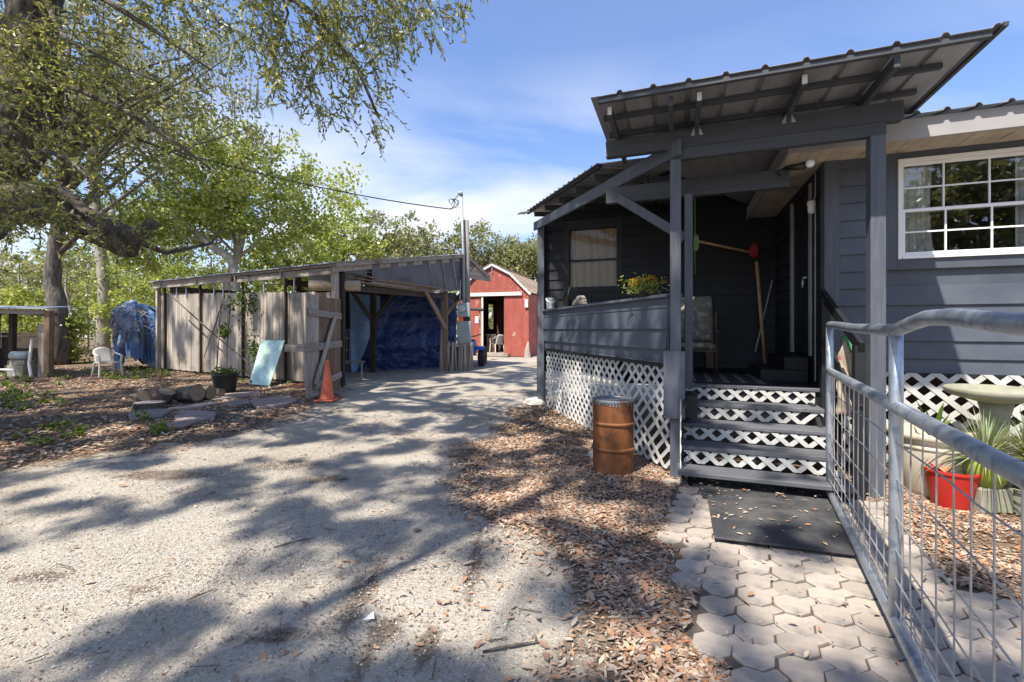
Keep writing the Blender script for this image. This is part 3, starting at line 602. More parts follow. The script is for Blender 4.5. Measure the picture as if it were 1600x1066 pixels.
# dark boards closing the space under the house
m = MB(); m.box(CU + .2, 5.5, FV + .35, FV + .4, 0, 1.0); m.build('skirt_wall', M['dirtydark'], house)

# rail wall along the slanting side: cap, boards
rd = (B_ - A_).normalized(); rn = Vector((rd.y, -rd.x)); rn = -rn if rn.x > 0 else rn       # outward
def RW(s, o_, z): q = A_ + rd * s + rn * o_; return Vector((q.x, q.y, z))
RL = (B_ - A_).length
rw = MB(); rw.extr([RW(.02, -.10, 1.78), RW(.02, -.02, 1.78), RW(.02, -.02, 1.83), RW(.02, -.10, 1.83)], RW(RL - .02, 0, 0) - RW(.02, 0, 0)); railing = rw.build('railing', M['paint_shade_dark'], house)
for s in (.15, 1.4, 2.7, RL - .1): m = MB(); m.extr([RW(s - .04, -.10, .95), RW(s + .04, -.10, .95), RW(s + .04, -.02, .95), RW(s - .04, -.02, .95)], (0, 0, .825)); m.build('stud', M['paint_shade_dark'], railing)
for (z0, z1, o0, o1) in ((1.13, 1.30, .010, .022), (1.285, 1.52, .045, .02), (1.505, 1.745, .045, .02), (1.73, 1.845, .03, .022)):
    m = MB(); s0, s1 = .06 + random.uniform(-.02, .02), RL - .02
    m.extr([RW(s0, -.005, z0), RW(s0, o0, z0), RW(s0, o1, z1), RW(s0, -.005, z1)], RW(s1, 0, 0) - RW(s0, 0, 0)); m.build('siding_board', M['paint'], railing, bevel=.003)
m = MB(); m.extr([RW(.0, -.12, 1.88), RW(.0, .07, 1.872), RW(.0, .07, 1.838), RW(.0, -.12, 1.846)], RW(RL, 0, 0) - RW(0, 0, 0)); m.build('rail_cap', M['paint_post'], railing, bevel=.005)

# posts
def post(u, v, z0, z1, w_=.095, mt='paint_post', nm='post'):
    m = MB(); m.box(u - w_ / 2, u + w_ / 2, v - w_ / 2, v + w_ / 2, z0, z1); return m.build(nm, M[mt], house, bevel=.005)
post(-.02, 4.95, 0, 3.225, .105); post(1.67, 4.95, 0, 3.225, .115); post(.115, 5.42, PZ, 3.0, .085); post(-2.44, 8.36, .02, 3.55, .13)
m = MB(); m.box(-.135, .07, 4.865, 4.89, .60, 1.28); m.build('post_board', M['paint_post'], house, bevel=.004)
m = MB(); m.box(.0, .19, 4.98, 5.40, .60, .82); m.build('rim_board', M['paint_shade_dark'], house)
# beams, rafters, purlins, metal sheets of the porch roof
def beam(p, q, w_, h_, mt='paint_beam', nm='beam'):
    m = MB(); m.bar(p, q, w_, h_); return m.build(nm, M[mt], house, bevel=.004)
beam((-.72, 4.93, 3.425), (1.86, 4.93, 3.425), .045, .17); beam((-.72, 4.98, 3.425), (1.86, 4.98, 3.425), .045, .168)
m = MB(); m.box(-.7205, -.723, 4.91, 4.955, 3.345, 3.505); m.build('beam_end', M['rawcut'], house)
beam((-.10, 4.945, 3.281), (1.735, 4.945, 3.281), .075, .115)
beam((-.80, 5.5, 3.09), (1.10, 5.5, 3.09), .08, .19)
beam((.02, 4.84, 3.32), (-2.60, 8.42, 3.49), .045, .155, 'paint_post', 'diagonal_beam')
beam((-.66, 5.46, 3.05), (.08, 5.44, 2.52), .04, .10, 'paint_post', 'brace')
beam((-.35, 5.52, 3.22), (-.35, 8.4, 3.6), .045, .14, 'paint_shade_dark', 'rafter')
proof = rib_roof(house, 'porch_roof', lambda s, t, h: Vector((-.76 + s, 4.22 + t, 3.652 - t * .006 + h)), 2.94, 1.50, .293, 'roofmetal', .026, .06, 1)
for vv in (4.26, 4.63, 5.05, 5.45):
    m = MB(); m.box(-.70, 2.0 if vv > 4.3 else 2.12, vv - .022, vv + .022, 3.60, 3.642); m.build('purlin', M['paint_beam'], proof, bevel=.003)
for uu in (-.60, -.06, .18, .98, 1.58):
    m = MB(); v0 = 4.33 if uu < 1.4 else 4.28
    m.box(uu - .021, uu + .021, v0, 5.66, 3.508, 3.598); r_ = m.build('rafter', M['paint_beam'], proof, bevel=.003)
    if uu in (-.60, .18, .98): m = MB(); m.box(uu - .019, uu + .019, v0 - .004, v0 - .001, 3.515, 3.59); m.build('rafter_end', M['rawcut'], proof)
for uu in (.18, .98):
    m = MB()
    for sg in (-1, 1): m.extr([(uu + sg * .021, 4.905, 3.44), (uu + sg * .06, 4.905, 3.44), (uu + sg * .021, 4.905, 3.53)], (0, -.003, 0))
    m.build('bracket', M['galv'], proof)
m = MB(); m.bar((2.175, 4.20, 3.655), (2.175, 5.72, 3.647), .03, .03); m.build('edge_trim', M['paint_beam'], proof)
# lower roof over the porch, its eave running along the slanting side
ea, eb = Vector((-.95, 5.76)), Vector((-3.0, 9.02)); ed = (eb - ea).normalized(); en = Vector((-ed.y, ed.x)); en = -en if en.x < 0 else en
def LR(s, t, h): q = ea + ed * s + en * t; return Vector((q.x, q.y, 3.60 + .045 * t + .09 * s + h))
lroof = rib_roof(house, 'lower_roof', LR, (eb - ea).length, 4.6, .228, 'roofmetal', .022, .05, 1)
for tt in (.06, .55, 1.15, 1.8, 2.6):
    m = MB(); m.bar(LR(.05, tt, -.026), LR((eb - ea).length - .03, tt, -.026), .042, .042); m.build('purlin', M['paint_shade_dark'], lroof)
for ss in (.35, 1.1, 1.9, 2.7, 3.45):
    m = MB(); m.bar(LR(ss, .10, -.10), LR(ss, 4.4, -.10), .04, .09); m.build('rafter', M['paint_beam'], lroof)
m = MB(); m.extr([LR(3.5, -.18, -.06), LR(3.87, -.16, -.05), LR(3.87, .02, -.035), LR(3.5, .02, -.04)], (0, 0, .012)); m.build('loose_sheet', M['tin'], lroof)
m = MB(); m.extr([(-.93, 5.735, 3.575), (1.12, 5.735, 3.575), (1.12, 8.6, 3.60), (-.1, 6.3, 3.575)], (0, 0, .01)); m.build('light_leak_cover', M['roofmetal'], house)  # added sheet over the roof gap, keeps light from leaking into the porch
# flood lamp under the eave and bulb by the door
m = MB(); m.tube([(1.05, 5.36, 3.16), (1.12, 5.30, 3.14), (1.19, 5.24, 3.13)], [.022, .032, .04], 10); m.tube([(1.05, 5.36, 3.16), (.98, 5.33, 3.10)], [.022, .03], 10); lamp = m.build('flood_lamp', M['darkmetal'], house, smooth=True)
m = MB(); m.lathe([(.0, -.04), (.025, -.036), (.038, -.015), (.04, 0), (.036, .022), (.015, .033), (.0, .036)], 14, (1.225, 5.21, 3.135)); m.build('bulb', M['bulb'], lamp, smooth=True)
m = MB(); m.tube([(CU - .02, 6.2, 3.33), (CU - .02, 6.2, 3.05), (CU - .05, 6.2, 2.98)], .008, 6); m.tube([(CU - .02, 6.2, 2.95), (CU - .02, 6.2, .9)], .008, 6); dl = m.build('door_lamp', M['fascia'], house)
m = MB(); m.lathe([(.0, -.10), (.03, -.09), (.04, -.05), (.035, -.01), (.045, .0), (.045, .05), (.0, .055)], 12, (CU - .06, 6.2, 2.95)); m.build('bulb', M['bulb'], dl, smooth=True)
# sloping hand rail right of the steps
m = MB(); m.bar((1.49, 5.86, 1.90), (1.49, 4.72, 1.34), .04, .10); hr = m.build('handrail', M['paint_shade_dark'], house)
for a, zt in ((4.78, 1.36), (5.75, 1.84)): m = MB(); m.box(1.45, 1.53, a - .04, a + .04, .0 if a < 5 else .2, zt); m.build('handrail_post', M['paint_shade_dark'], hr)
m = MB(); m.bar((1.49, 5.86, 1.45), (1.49, 4.74, .80), .03, .09); m.build('handrail_board', M['paint_shade_dark'], hr)

# ================================================================== THINGS BY THE HOUSE
def W(u, v, z=0.0): return UV(u, v, z)
# galvanised hand rail with wire mesh
g1, g2, g3 = Vector((2.78, 3.98, 0)), Vector((1.865, 2.21, 0)), Vector((1.00, .54, 0))
gate = thing('pipe_railing', 'galvanised pipe railing with wire mesh beside the paved path', 'railing', (2.78, 3.98, 0))
def rail(name, zf, r, p=(g1, g3), n=14, bend=0.0, mesh_r=None):
    pts = []
    for i in range(n + 1):
        t = i / n; q = p[0].lerp(p[1], t); pts.append(q + Vector((0, 0, zf(t))))
    m = MB(); m.tube(pts, r, 14); return m.build(name, M['galv'], gate, smooth=True)
rail('bottom_rail', lambda t: .085, .031); rail('middle_rail', lambda t: 1.135 - .02 * t, .032)
tm = (g2 - g1).length / (g3 - g1).length
def top_z(t): return float(np.interp(t, [0, .12, .25, .40, .52, .57, .63, .70, .81, 1], [1.54, 1.53, 1.51, 1.50, 1.497, 1.523, 1.548, 1.542, 1.512, 1.50]))
rail('top_rail', top_z, .031, n=40)
for q, zt in ((g1, 1.54), (g2, 1.505)):
    m = MB(); m.tube([q + Vector((0, 0, .0 if q is g1 else .08)), q + Vector((0, 0, .5)), q + Vector((0, 0, 1.13)), q + Vector((0, 0, zt))], .029, 14); m.build('post', M['galv'], gate, smooth=True)
m = MB(); m.tube([g3, g3 + Vector((0, 0, 1.5))], .025, 12); m.build('post', M['galv'], gate, smooth=True)
gd = (g3 - g1); gl = gd.length; gdn = gd / gl; side = Vector((gdn.y, -gdn.x, 0)); s = .10
while s < gl - .05:
    q = g1 + gdn * s; j = random.uniform(-.006, .006)
    m = MB(); m.tube([q + Vector((0, 0, .09)), q + side * j + Vector((0, 0, .6)), q + Vector((0, 0, 1.12))], .0035, 6); m.build('wire', M['wire'], gate); s += .152
for z in (.19, .30, .44, .60, .78, .96):
    pts = [g1 + gdn * (gl * k / 12) + side * (.006 + random.uniform(-.004, .004)) + Vector((0, 0, z + random.uniform(-.006, .006))) for k in range(13)]
    m = MB(); m.tube(pts, .0035, 6); m.build('wire', M['wire'], gate)

# rusty drum
bc = G(958, 735); bc.z = 0.0
dr = thing('steel_drum', 'rusty orange steel drum with blue-grey lid before the white lattice', 'drum', bc)
R_ = .212
wv = random.Random(4)
prof = [(0, .0), (R_ - .008, .0), (R_ + .004, .008), (R_, .022), (R_, .235), (R_ + .013, .247), (R_ + .013, .260), (R_, .274), (R_, .50), (R_ + .013, .512), (R_ + .013, .525), (R_, .539), (R_ + .001, .735), (0, .735)]
m = MB(); m.lathe(prof, 48, bc)
def dent(p):
    dx, dy = p[0] - bc.x, p[1] - bc.y; k = .04 * (float(vnoise(dx * 9 + 9, dy * 9 + p[2] * 4 + 3, 1.0, 91)) - .5); return (p[0] + dx * k, p[1] + dy * k, p[2])
m.v = [dent(p) for p in m.v]
m.build('body', M['rust'], dr, smooth=False)
for o in [dr.children[0]]:
    o.data.polygons.foreach_set('use_smooth', [True] * len(o.data.polygons)); md = o.modifiers.new('edges', 'EDGE_SPLIT'); md.split_angle = math.radians(40)
m = MB(); m.lathe([(0, .736), (R_ + .006, .736), (R_ + .012, .745), (R_ + .012, .762), (R_ + .002, .768), (R_ - .02, .766), (R_ - .025, .758), (0, .758)], 40, bc); m.build('lid', M['lid'], dr)
m = MB()
for k in range(46):
    t_ = 2 * PI * k / 46; q = bc + Vector((math.cos(t_), math.sin(t_), 0)) * (R_ + .007); h_ = random.uniform(.006, .03)
    a = Vector((-math.sin(t_), math.cos(t_), 0)); m.extr([q - a * .009 + Vector((0, 0, .738)), q + a * .009 + Vector((0, 0, .738)), q + a * .005 + Vector((0, 0, .738 - h_)), q - a * .005 + Vector((0, 0, .738 - h_))], Vector((math.cos(t_), math.sin(t_), 0)) * .004)
m.build('lid_teeth', M['lid'], dr, kind='stuff')
m = MB(); m.lathe([(0, .0), (.05, .0), (.08, .03), (.07, .07), (.03, .09), (0, .09)], 9, G(930, 716), wob=.2); tag(m.build('stone', M['stone']), 'pale rounded stone lying behind the rusty drum', 'stone')
q = G(838, 633); m = MB(); m.lathe([(0, -.02), (.2, -.02), (.24, .04), (.18, .12), (.08, .15), (0, .15)], 10, q, wob=.18); tag(m.build('stone', M['stone']), 'grey rock at the foot of the porch corner post', 'stone')

# rubber mats
def matt(name, pts, z, label):
    m = MB(); m.extr([(G(x, y).x, G(x, y).y, z) for x, y in pts], (0, 0, .012)); return tag(m.build(name, M['rubber'], bevel=.003), label, 'door mat')
matt('door_mat', [(1084, 747), (1098, 783), (1310, 806), (1288, 765)], .030, 'black rubber mat laid against the bottom step')
matt('door_mat', [(1104, 781), (1116, 852), (1345, 881), (1308, 800)], .044, 'longer black rubber mat overlapping the other on pale pavers')

# porch things: chair, rug, tool, box steps, planters on the rail
pc = Vector((.14, 7.05, PZ + .002))
ch = thing('porch_chair', 'dark metal porch chair with a leaf-print cushion', 'chair', pc, RZ)
def cb(nm, mt, *a, bevel=.0):
    m = MB(); m.box(*a); return m.build(nm, M[mt], ch, bevel=bevel)
cx, cv = pc.x, pc.y
m = MB(); m.grid(lambda a, b_: (cx - .33 + .66 * a, cv + .10 + .16 * b_ + .015 * math.sin(a * 9) * math.sin(b_ * 7), PZ + .47 + .66 * b_), 12, 10); m.build('back_cushion', M['camo'], ch, smooth=True, solid=.08)
cb('seat_cushion', 'camo', cx - .33, cx + .33, cv - .42, cv + .12, PZ + .38, PZ + .47, bevel=.03)
m = MB(); m.bar((cx - .35, cv - .42, PZ + .365), (cx + .35, cv - .42, PZ + .365), .03, .03); m.bar((cx - .35, cv + .14, PZ + .365), (cx + .35, cv + .14, PZ + .365), .03, .03); m.build('seat_frame', M['darkmetal'], ch)
for sx in (-.36, .36):
    for sy in (-.40, .14): m = MB(); m.tube([(cx + sx, cv + sy, PZ), (cx + sx, cv + sy, PZ + .62)], .014, 8); m.build('leg', M['darkmetal'], ch)
    m = MB(); m.tube([(cx + sx, cv - .44, PZ + .62), (cx + sx, cv + .16, PZ + .62), (cx + sx, cv + .28, PZ + 1.12)], .016, 8); m.build('arm', M['darkmetal'], ch)
rug = thing('rug', 'dark rug with pale stripes on the porch floor', 'rug', (.6, 6.7, PZ), RZ)
m = MB(); m.box(.10, 1.02, 6.05, 7.3, PZ + .003, PZ + .009); m.build('weave', M['rug'], rug)
for k in range(5):
    a = .16 + .19 * k
    for e in (0, .035): m = MB(); m.box(a + e, a + e + .018, 6.06, 7.29, PZ + .0095, PZ + .0115); m.build('stripe', M['rugstripe'], rug)
bs = thing('box_steps', 'dark wooden box steps below the house door', 'steps', (1.25, 6.9, PZ), RZ)
m = MB(); m.box(.98, 1.50, 6.45, 7.5, PZ, PZ + .15); m.build('step', M['paint_shade_dark'], bs, bevel=.005); m = MB(); m.box(1.24, 1.50, 6.45, 7.5, PZ + .152, PZ + .31); m.build('step', M['paint_shade_dark'], bs, bevel=.005)
tl = thing('post_hole_tool', 'long wooden handled tool with red head leaning on the porch back wall', 'tool', (1.25, 8.2, PZ), RZ)
m = MB(); m.tube([(1.30, 8.1, PZ + .01), (1.20, 8.25, PZ + 1.75)], .028, 8); m.build('handle', M['handle'], tl, smooth=True)
m = MB(); m.tube([(1.12, 8.2, 2.74), (.30, 8.2, 2.98)], .022, 8); m.build('cross_handle', M['handle'], tl, smooth=True)
m = MB(); m.extr([(1.09, 8.14, 2.66), (1.20, 8.14, 2.64), (1.24, 8.14, 2.76), (1.20, 8.14, 2.90), (1.12, 8.14, 2.88), (1.08, 8.14, 2.78)], (0, .10, 0)); m.build('head', M['dullred'], tl, bevel=.03)
rk = thing('broom_handle', 'thin pale pole leaning in the porch corner beside the red tool', 'pole', (1.1, 8.3, PZ), RZ)
m = MB(); m.tube([(1.15, 8.05, PZ + .3), (1.45, 8.42, 2.3)], .012, 7); m.build('pole', M['greywood'], rk)
bd = thing('plank', 'short dark plank standing against the porch back wall', 'plank', (.55, 8.4, PZ), RZ)
m = MB(); m.box(.45, .62, 8.36, 8.42, PZ, PZ + .95); m.build('board', M['brownwood'], bd)
fs = thing('fly_swatter', 'green wire hanger with small basket hung by the inner porch post', 'hanger', (.16, 5.35, 2.4), RZ)
m = MB(); m.tube([(.175, 5.36, 2.95), (.18, 5.35, 2.7), (.175, 5.36, 2.42), (.18, 5.36, 2.1)], .006, 6); m.build('cord', M['weed0'], fs)
m = MB(); m.extr([(.165, 5.35, 2.36), (.205, 5.35, 2.36), (.22, 5.35, 2.42), (.215, 5.35, 2.52), (.18, 5.35, 2.54), (.165, 5.35, 2.50)], (0, .02, 0)); m.build('basket', M['weed1'], fs)

CZ = 1.882
def pot_plant(name, label, s, r, h, n, mats, spread, lh, L, W_, potmat='blackpot', flowers=None, cat='plant'):
    c = RW(s, -.03, CZ); cw = UV(c.x, c.y, CZ)
    t_ = thing(name, label, cat, cw)
    m = MB(); m.lathe([(0, 0), (r * .8, 0), (r, h), (r * .88, h), (r * .86, h - .02), (0, h - .02)], 16, cw); m.build('pot', M[potmat], t_, smooth=False)
    pos = np.array(cw) + np.array([0, 0, h + lh * .5]) + rng.normal(size=(n, 3)) * np.array([spread, spread, lh * .45]); pos[:, 2] = np.maximum(pos[:, 2], cw.z + h * .7)
    V_, Q_ = leaf_arrays(pos, L, W_); bulk('foliage', V_, Q_, [M[x] for x in mats], rng.integers(0, len(mats), len(Q_)), t_)
    if flowers:
        pf = np.array(cw) + np.array([0, 0, h + lh * 1.0]) + rng.normal(size=(flowers, 3)) * np.array([spread, spread, .025])
        ctr = np.repeat(pf, 7, axis=0); an = rng.uniform(0, 2 * PI, len(ctr)); ax = np.stack([np.cos(an), np.sin(an), rng.uniform(.1, .4, len(an))], 1)
        V_, Q_ = leaf_arrays(ctr + ax * .018, .036, .018, ax, flat=1); bulk('flowers', V_, Q_, [M['yellow']], None, t_)
    return t_
pot_plant('flower_pot', 'yellow flowering plant standing on the porch rail cap', .62, .075, .06, 420, ['weed1', 'map1', 'map2'], .095, .12, .055, .02, flowers=75)
tp = pot_plant('flower_pot', 'small dark pot with one thin stem on the porch rail cap', 3.0, .075, .12, 26, ['weed0', 'olv1'], .03, .06, .06, .02)
m = MB(); q = UV(*RW(3.0, -.03, CZ)[:2], CZ); m.tube([q + Vector((0, 0, .10)), q + Vector((.02, 0, .24)), q + Vector((.05, 0, .34))], [.012, .014, .010], 7); m.build('stem', M['succ'], tp, smooth=True)
c = UV(*RW(RL - .28, -.03, CZ)[:2], CZ); bk = thing('metal_bucket', 'small grey bucket with wire handle at the far end of the porch rail', 'bucket', c)
m = MB(); m.lathe([(0, 0), (.085, 0), (.10, .2), (.105, .205), (.095, .205), (.08, .01), (0, .01)], 16, c); m.build('body', M['galv'], bk)
m = MB(); m.tube([c + Vector((.10 * math.cos(a), -.06 * math.sin(a) - .05, .19 - .08 * math.sin(a))) for a in np.linspace(0, PI, 9)], .004, 5); m.build('handle', M['wire'], bk)
c = UV(*RW(2.45, -.03, CZ)[:2], CZ); m = MB()
for k in range(5):
    m.tube([c + Vector((-.12 + .02 * k, -.02, .02 + .025 * k)), c + Vector((.10 - .01 * k, .02, .03 + .028 * k + .02 * math.sin(k)))], [.03, .022], 7, wob=.2)
tag(m.build('wood_chunk', M['palebark'], smooth=False), 'pale weathered wood chunk on the porch rail cap', 'wood')
pr = thing('rocking_chair', 'dark rocking chair back rising behind the porch rail', 'chair', (-1.2, 8.15, PZ), RZ)
for a in (-1.45, -.98): m = MB(); m.tube([(a, 7.8, PZ + .02), (a, 7.9, PZ + .5), (a, 8.07, PZ + 1.27)], .022, 8); m.build('back_post', M['darkmetal'], pr); m = MB(); m.tube([(a, 7.4, PZ + .02), (a, 7.4, PZ + .62)], .02, 8); m.build('leg', M['darkmetal'], pr); m = MB(); m.tube([(a, 7.2, PZ + .06), (a, 7.55, PZ + .005), (a, 7.95, PZ + .01), (a, 8.3, PZ + .08)], .018, 8); m.build('rocker', M['darkmetal'], pr)
m = MB(); m.box(-1.45, -.98, 7.4, 7.9, PZ + .42, PZ + .45); m.build('seat', M['darkmetal'], pr)
for z in (.7, .88, 1.06): m = MB(); m.bar((-1.45, 7.95 + .1 * (z - .7), PZ + z), (-.98, 7.95 + .1 * (z - .7), PZ + z), .02, .08); m.build('back_slat', M['darkmetal'], pr)

# flower-print bag hung on the hand rail
BC = [P(1306, 648, 4.42), P(1346, 652, 4.36), P(1352, 575, 4.36), P(1315, 528, 4.42)]
bag = thing('tote_bag', 'flower-print cloth bag with green edge hanging on the stair handrail', 'bag', BC[0])
def bagfn(a, b_):
    lo, hi = BC[0].lerp(BC[1], a), BC[3].lerp(BC[2], a)
    return lo.lerp(hi, b_) + Vector((.012 * math.sin(b_ * 14 + a * 5), -.05 * math.sin(a * PI) * (1.1 - b_ * .6) + .018 * math.sin(b_ * 19 + a * 7), .012 * math.sin(a * 9)))
m = MB(); m.grid(bagfn, 16, 20); m.build('cloth', M['bag'], bag, smooth=True, solid=.02)
m = MB(); m.tube([bagfn(a, 1.0) + Vector((0, -.01, .005)) for a in np.linspace(-.03, 1.05, 12)], .022, 8, wob=.12); m.build('edge', M['bagtrim'], bag, smooth=True)

# bird bath, planters, red bucket
bb = P(1556, 607, 4.05); bb.z = 0
bt = thing('bird_bath', 'mossy concrete bird bath in front of the white skirting lattice', 'bird bath', bb)
m = MB(); m.lathe([(0, 0), (.19, 0), (.19, .06), (.13, .12), (.085, .22), (.078, .5), (.09, .72), (.12, .86), (0, .86)], 24, bb); m.build('pedestal', M['concrete'], bt, smooth=True)
m = MB(); m.lathe([(0, .86), (.15, .86), (.29, .90), (.335, .925), (.348, .965), (.335, .98), (.315, .975), (.27, .935), (.16, .90), (0, .895)], 32, bb); m.build('bowl', M['concrete'], bt, smooth=True)
pl = P(1458, 700, 4.15); pl.z = 0
pt_ = thing('ceramic_planter', 'large cream ceramic planter with broad leaves behind the railing', 'planter', pl)
m = MB(); m.lathe([(0, 0), (.20, 0), (.23, .06), (.285, .30), (.30, .46), (.295, .50), (.335, .53), (.34, .57), (.315, .585), (.285, .56), (.28, .50), (0, .50)], 28, pl); m.build('pot', M['ceramic'], pt_, smooth=True)
m = MB(); m.lathe([(.296, .435), (.308, .445), (.308, .465), (.298, .475)], 28, pl); m.build('band', M['ceramic'], pt_, smooth=True)
def strap_leaves(parent, c, n, L, W_, up, mats, droop=1.0, seg=5, seed=0, nm='leaf', joined=False):
    r_ = random.Random(seed); acc = MB()
    for k in range(n):
        a = r_.uniform(0, 2 * PI); l = L * r_.uniform(.6, 1.1); e = r_.uniform(*up); pts = []
        for i in range(seg + 1):
            t_ = i / seg; rad = l * t_ * math.cos(e) ; z = l * t_ * math.sin(e) - droop * l * .45 * t_ * t_ * math.cos(e)
            pts.append((Vector((math.cos(a) * rad, math.sin(a) * rad, z)), W_ * (1 - t_) ** .6 * (0.6 + min(1, t_ * 3) * .4)))
        sd = Vector((-math.sin(a), math.cos(a), 0)); m = acc if joined else MB()
        for i in range(seg):
            (p0, w0), (p1, w1) = pts[i], pts[i + 1]; c_ = Vector(c)
            m.add([c_ + p0 - sd * w0 / 2, c_ + p0 + sd * w0 / 2, c_ + p1 + sd * w1 / 2, c_ + p1 - sd * w1 / 2], [(0, 1, 2, 3)], k % len(mats) if joined else 0)
        if not joined: m.build(nm, M[r_.choice(mats)], parent, smooth=True)
    if joined: acc.build(nm, [M[x] for x in mats], parent, smooth=True, kind='stuff')
strap_leaves(pt_, pl + Vector((0, 0, .50)), 12, .42, .07, (.7, 1.35), ['succ', 'weed0', 'weed1'], 1.0, seed=3)
rbk = G(1486, 790); rbk.z = 0.0
rp = thing('red_bucket', 'red plastic bucket planted with a succulent on fallen leaves', 'bucket', rbk)
m = MB(); m.lathe([(0, 0), (.125, 0), (.13, .012), (.178, .29), (.190, .295), (.190, .315), (.172, .315), (.165, .26), (0, .26)], 28, rbk); ob = m.build('body', M['redplastic'], rp, smooth=True)
md = ob.modifiers.new('edges', 'EDGE_SPLIT'); md.split_angle = math.radians(45)
m = MB(); m.lathe([(0, .262), (.155, .262), (.1, .275), (0, .28)], 20, rbk); m.build('soil', M['soil'], rp)
strap_leaves(rp, rbk + Vector((.04, .02, .27)), 9, .34, .075, (1.15, 1.5), ['succ'], .2, seed=5)
strap_leaves(rp, rbk + Vector((-.06, 0, .28)), 8, .15, .05, (.3, .9), ['lit4', 'succ', 'redplastic'], .5, seed=9)
for i, (px, py, d_, lab) in enumerate(((1540, 735, 3.80, 'spider plant in a lime green pot between bird bath and red bucket'), (1612, 760, 3.70, 'spider plant in a lime green pot right beside the bird bath'))):
    sp = P(px, py, d_); sp.z = 0
    s_ = thing('spider_plant', lab, 'plant', sp, group='spider plants')
    m = MB(); m.box(sp.x - .13, sp.x + .13, sp.y - .1, sp.y + .1, 0, .2); m.build('block', M['concrete'], s_, bevel=.01); sp = sp + Vector((0, 0, .202))
    m = MB(); m.lathe([(0, 0), (.10, 0), (.14, .09), (.145, .17), (.13, .22), (.12, .22), (.11, .19), (0, .19)], 22, sp); m.build('pot', M['limepot'], s_, smooth=True)
    strap_leaves(s_, sp + Vector((0, 0, .20)), 300, .52, .016, (.35, 1.45), ['spider0', 'spider1', 'olv1'], 1.3, seed=20 + i, nm='leaves', joined=True)
# dark gate leaf beside the porch corner
dg = thing('wooden_gate', 'dark narrow wooden gate leaf standing open beside the porch corner post', 'gate', (.55, 10.3, 0))
for k in range(5):
    m = MB(); x = .56 + .012 * k; y = 10.15 + .11 * k; m.box(x, x + .03, y, y + .105, .06, 2.33 + random.uniform(-.03, .03)); m.build('plank', M['oldbeam'], dg)
for z in (.5, 1.25, 2.0): m = MB(); m.bar((.60, 10.15, z), (.66, 10.72, z), .04, .09); m.build('rail', M['oldbeam'], dg)
m = MB(); m.tube([(.66, 10.75, .0), (.66, 10.75, 2.4)], .06, 8); m.build('post', M['oldbeam'], dg)

# ================================================================== CARPORT WITH PICKET SIDE
CC = Vector((-4.3, 11.2, 0)); FD = Vector((-7.7, 4.3, 0)).normalized(); GD = Vector((-FD.y, FD.x, 0)); GD = -GD if GD.y < 0 else GD
def CP(a, s, z): q = CC + FD * a + GD * s; return Vector((q.x, q.y, z))
def cgz(a, s): return float(gz(CP(a, s, 0).y))
cpt = thing('carport', 'weathered lean-to carport with picket side and ribbed tin roof', 'carport', CC)
RS = (4.10 - 3.10) / 5.5
def CR(a, t, h): return CP(a - .25, t - .25, 3.10 + RS * t + h)
croof = rib_roof(cpt, 'roof', CR, 9.3, 5.52, .245, 'tin', .022, .06, 1)
rib_roof(cpt, 'roof', lambda a, t, h: CP(a - .25, 5.27 + t, 4.10 - .43 * t + h), 9.3, 1.5, .245, 'tin', .022, .06, 1)
for t_ in (.12, 1.4, 2.8, 4.2, 5.3):
    m = MB(); m.bar(CR(.05, t_, -.045), CR(9.2, t_, -.045), .045, .085); m.build('purlin', M['greywood_h'], croof)
for a in (.15, 2.2, 4.3, 6.4, 8.6):
    m = MB(); m.bar(CR(a, .05, -.16), CR(a, 5.4, -.16), .045, .13); m.build('rafter', M['greywood_h'], croof)
m = MB(); m.bar(CP(-.1, -.12, 2.93), CP(4.1, -.12, 2.93), .05, .16); m.build('eave_beam', M['greywood_h'], cpt); m = MB(); m.bar(CP(4.3, -.13, 2.95), CP(8.9, -.13, 2.96), .05, .15); m.build('eave_beam', M['greywood_h'], cpt)
m = MB(); m.bar(CP(-.20, -.2, 3.07), CP(-.20, 5.3, 4.05), .03, .12); m.build('rake_board', M['greywood_h'], cpt)
m = MB(); m.bar(CP(-.21, 5.3, 4.04), CP(-.21, 6.75, 3.43), .03, .13); m.build('rake_board', M['greywood_h'], cpt)
for z0 in (3.36, 3.50, 3.64): m = MB(); m.bar(CP(-.14, 5.35, z0), CP(-.14, 6.9 - (z0 - 3.36) * 2, z0), .02, .13); m.build('gable_board', M['greywood_h'], cpt)
m = MB(); m.bar(CP(-.16, 5.15, 3.30), CP(-.16, 5.9, 3.72), .04, .09); m.build('brace', M['greywood'], cpt)
# pickets, each its own board
rl = MB(); rl.bar(CP(.2, .09, .9), CP(8.75, .09, 1.0), .04, .09); rl.bar(CP(.2, .09, 2.1), CP(8.75, .09, 2.35), .04, .09)
side_wall = rl.build('picket_wall', M['greywood_h'], cpt)
a = .25; k = 0
while a < 8.75:
    wd = .138 + random.uniform(-.006, .004); z0 = cgz(a, 0) + .05 + random.uniform(0, .03); zt = 2.43 + .034 * a + random.uniform(-.015, .015); o_ = random.uniform(-.006, .006); c_ = .028
    poly = [CP(a, o_, z0), CP(a + wd, o_, z0), CP(a + wd, o_, zt - c_), CP(a + wd - c_, o_, zt), CP(a + c_, o_, zt), CP(a, o_, zt - c_)]
    m = MB(); m.extr(poly, GD * .018); m.build('picket', M['greywood'], side_wall); a += .1455; k += 1
for a, w_ in ((8.8, .11), (8.35, .055), (6.15, .05), (3.9, .05), (1.95, .055), (.02, .13)):
    m = MB(); g0 = cgz(a, 0); m.bar(CP(a, -.05, g0 - .02), CP(a, -.05, 3.02), w_, w_, up=FD); m.build('post', M['greywood'] if w_ > .1 else M['oldbeam'], cpt)
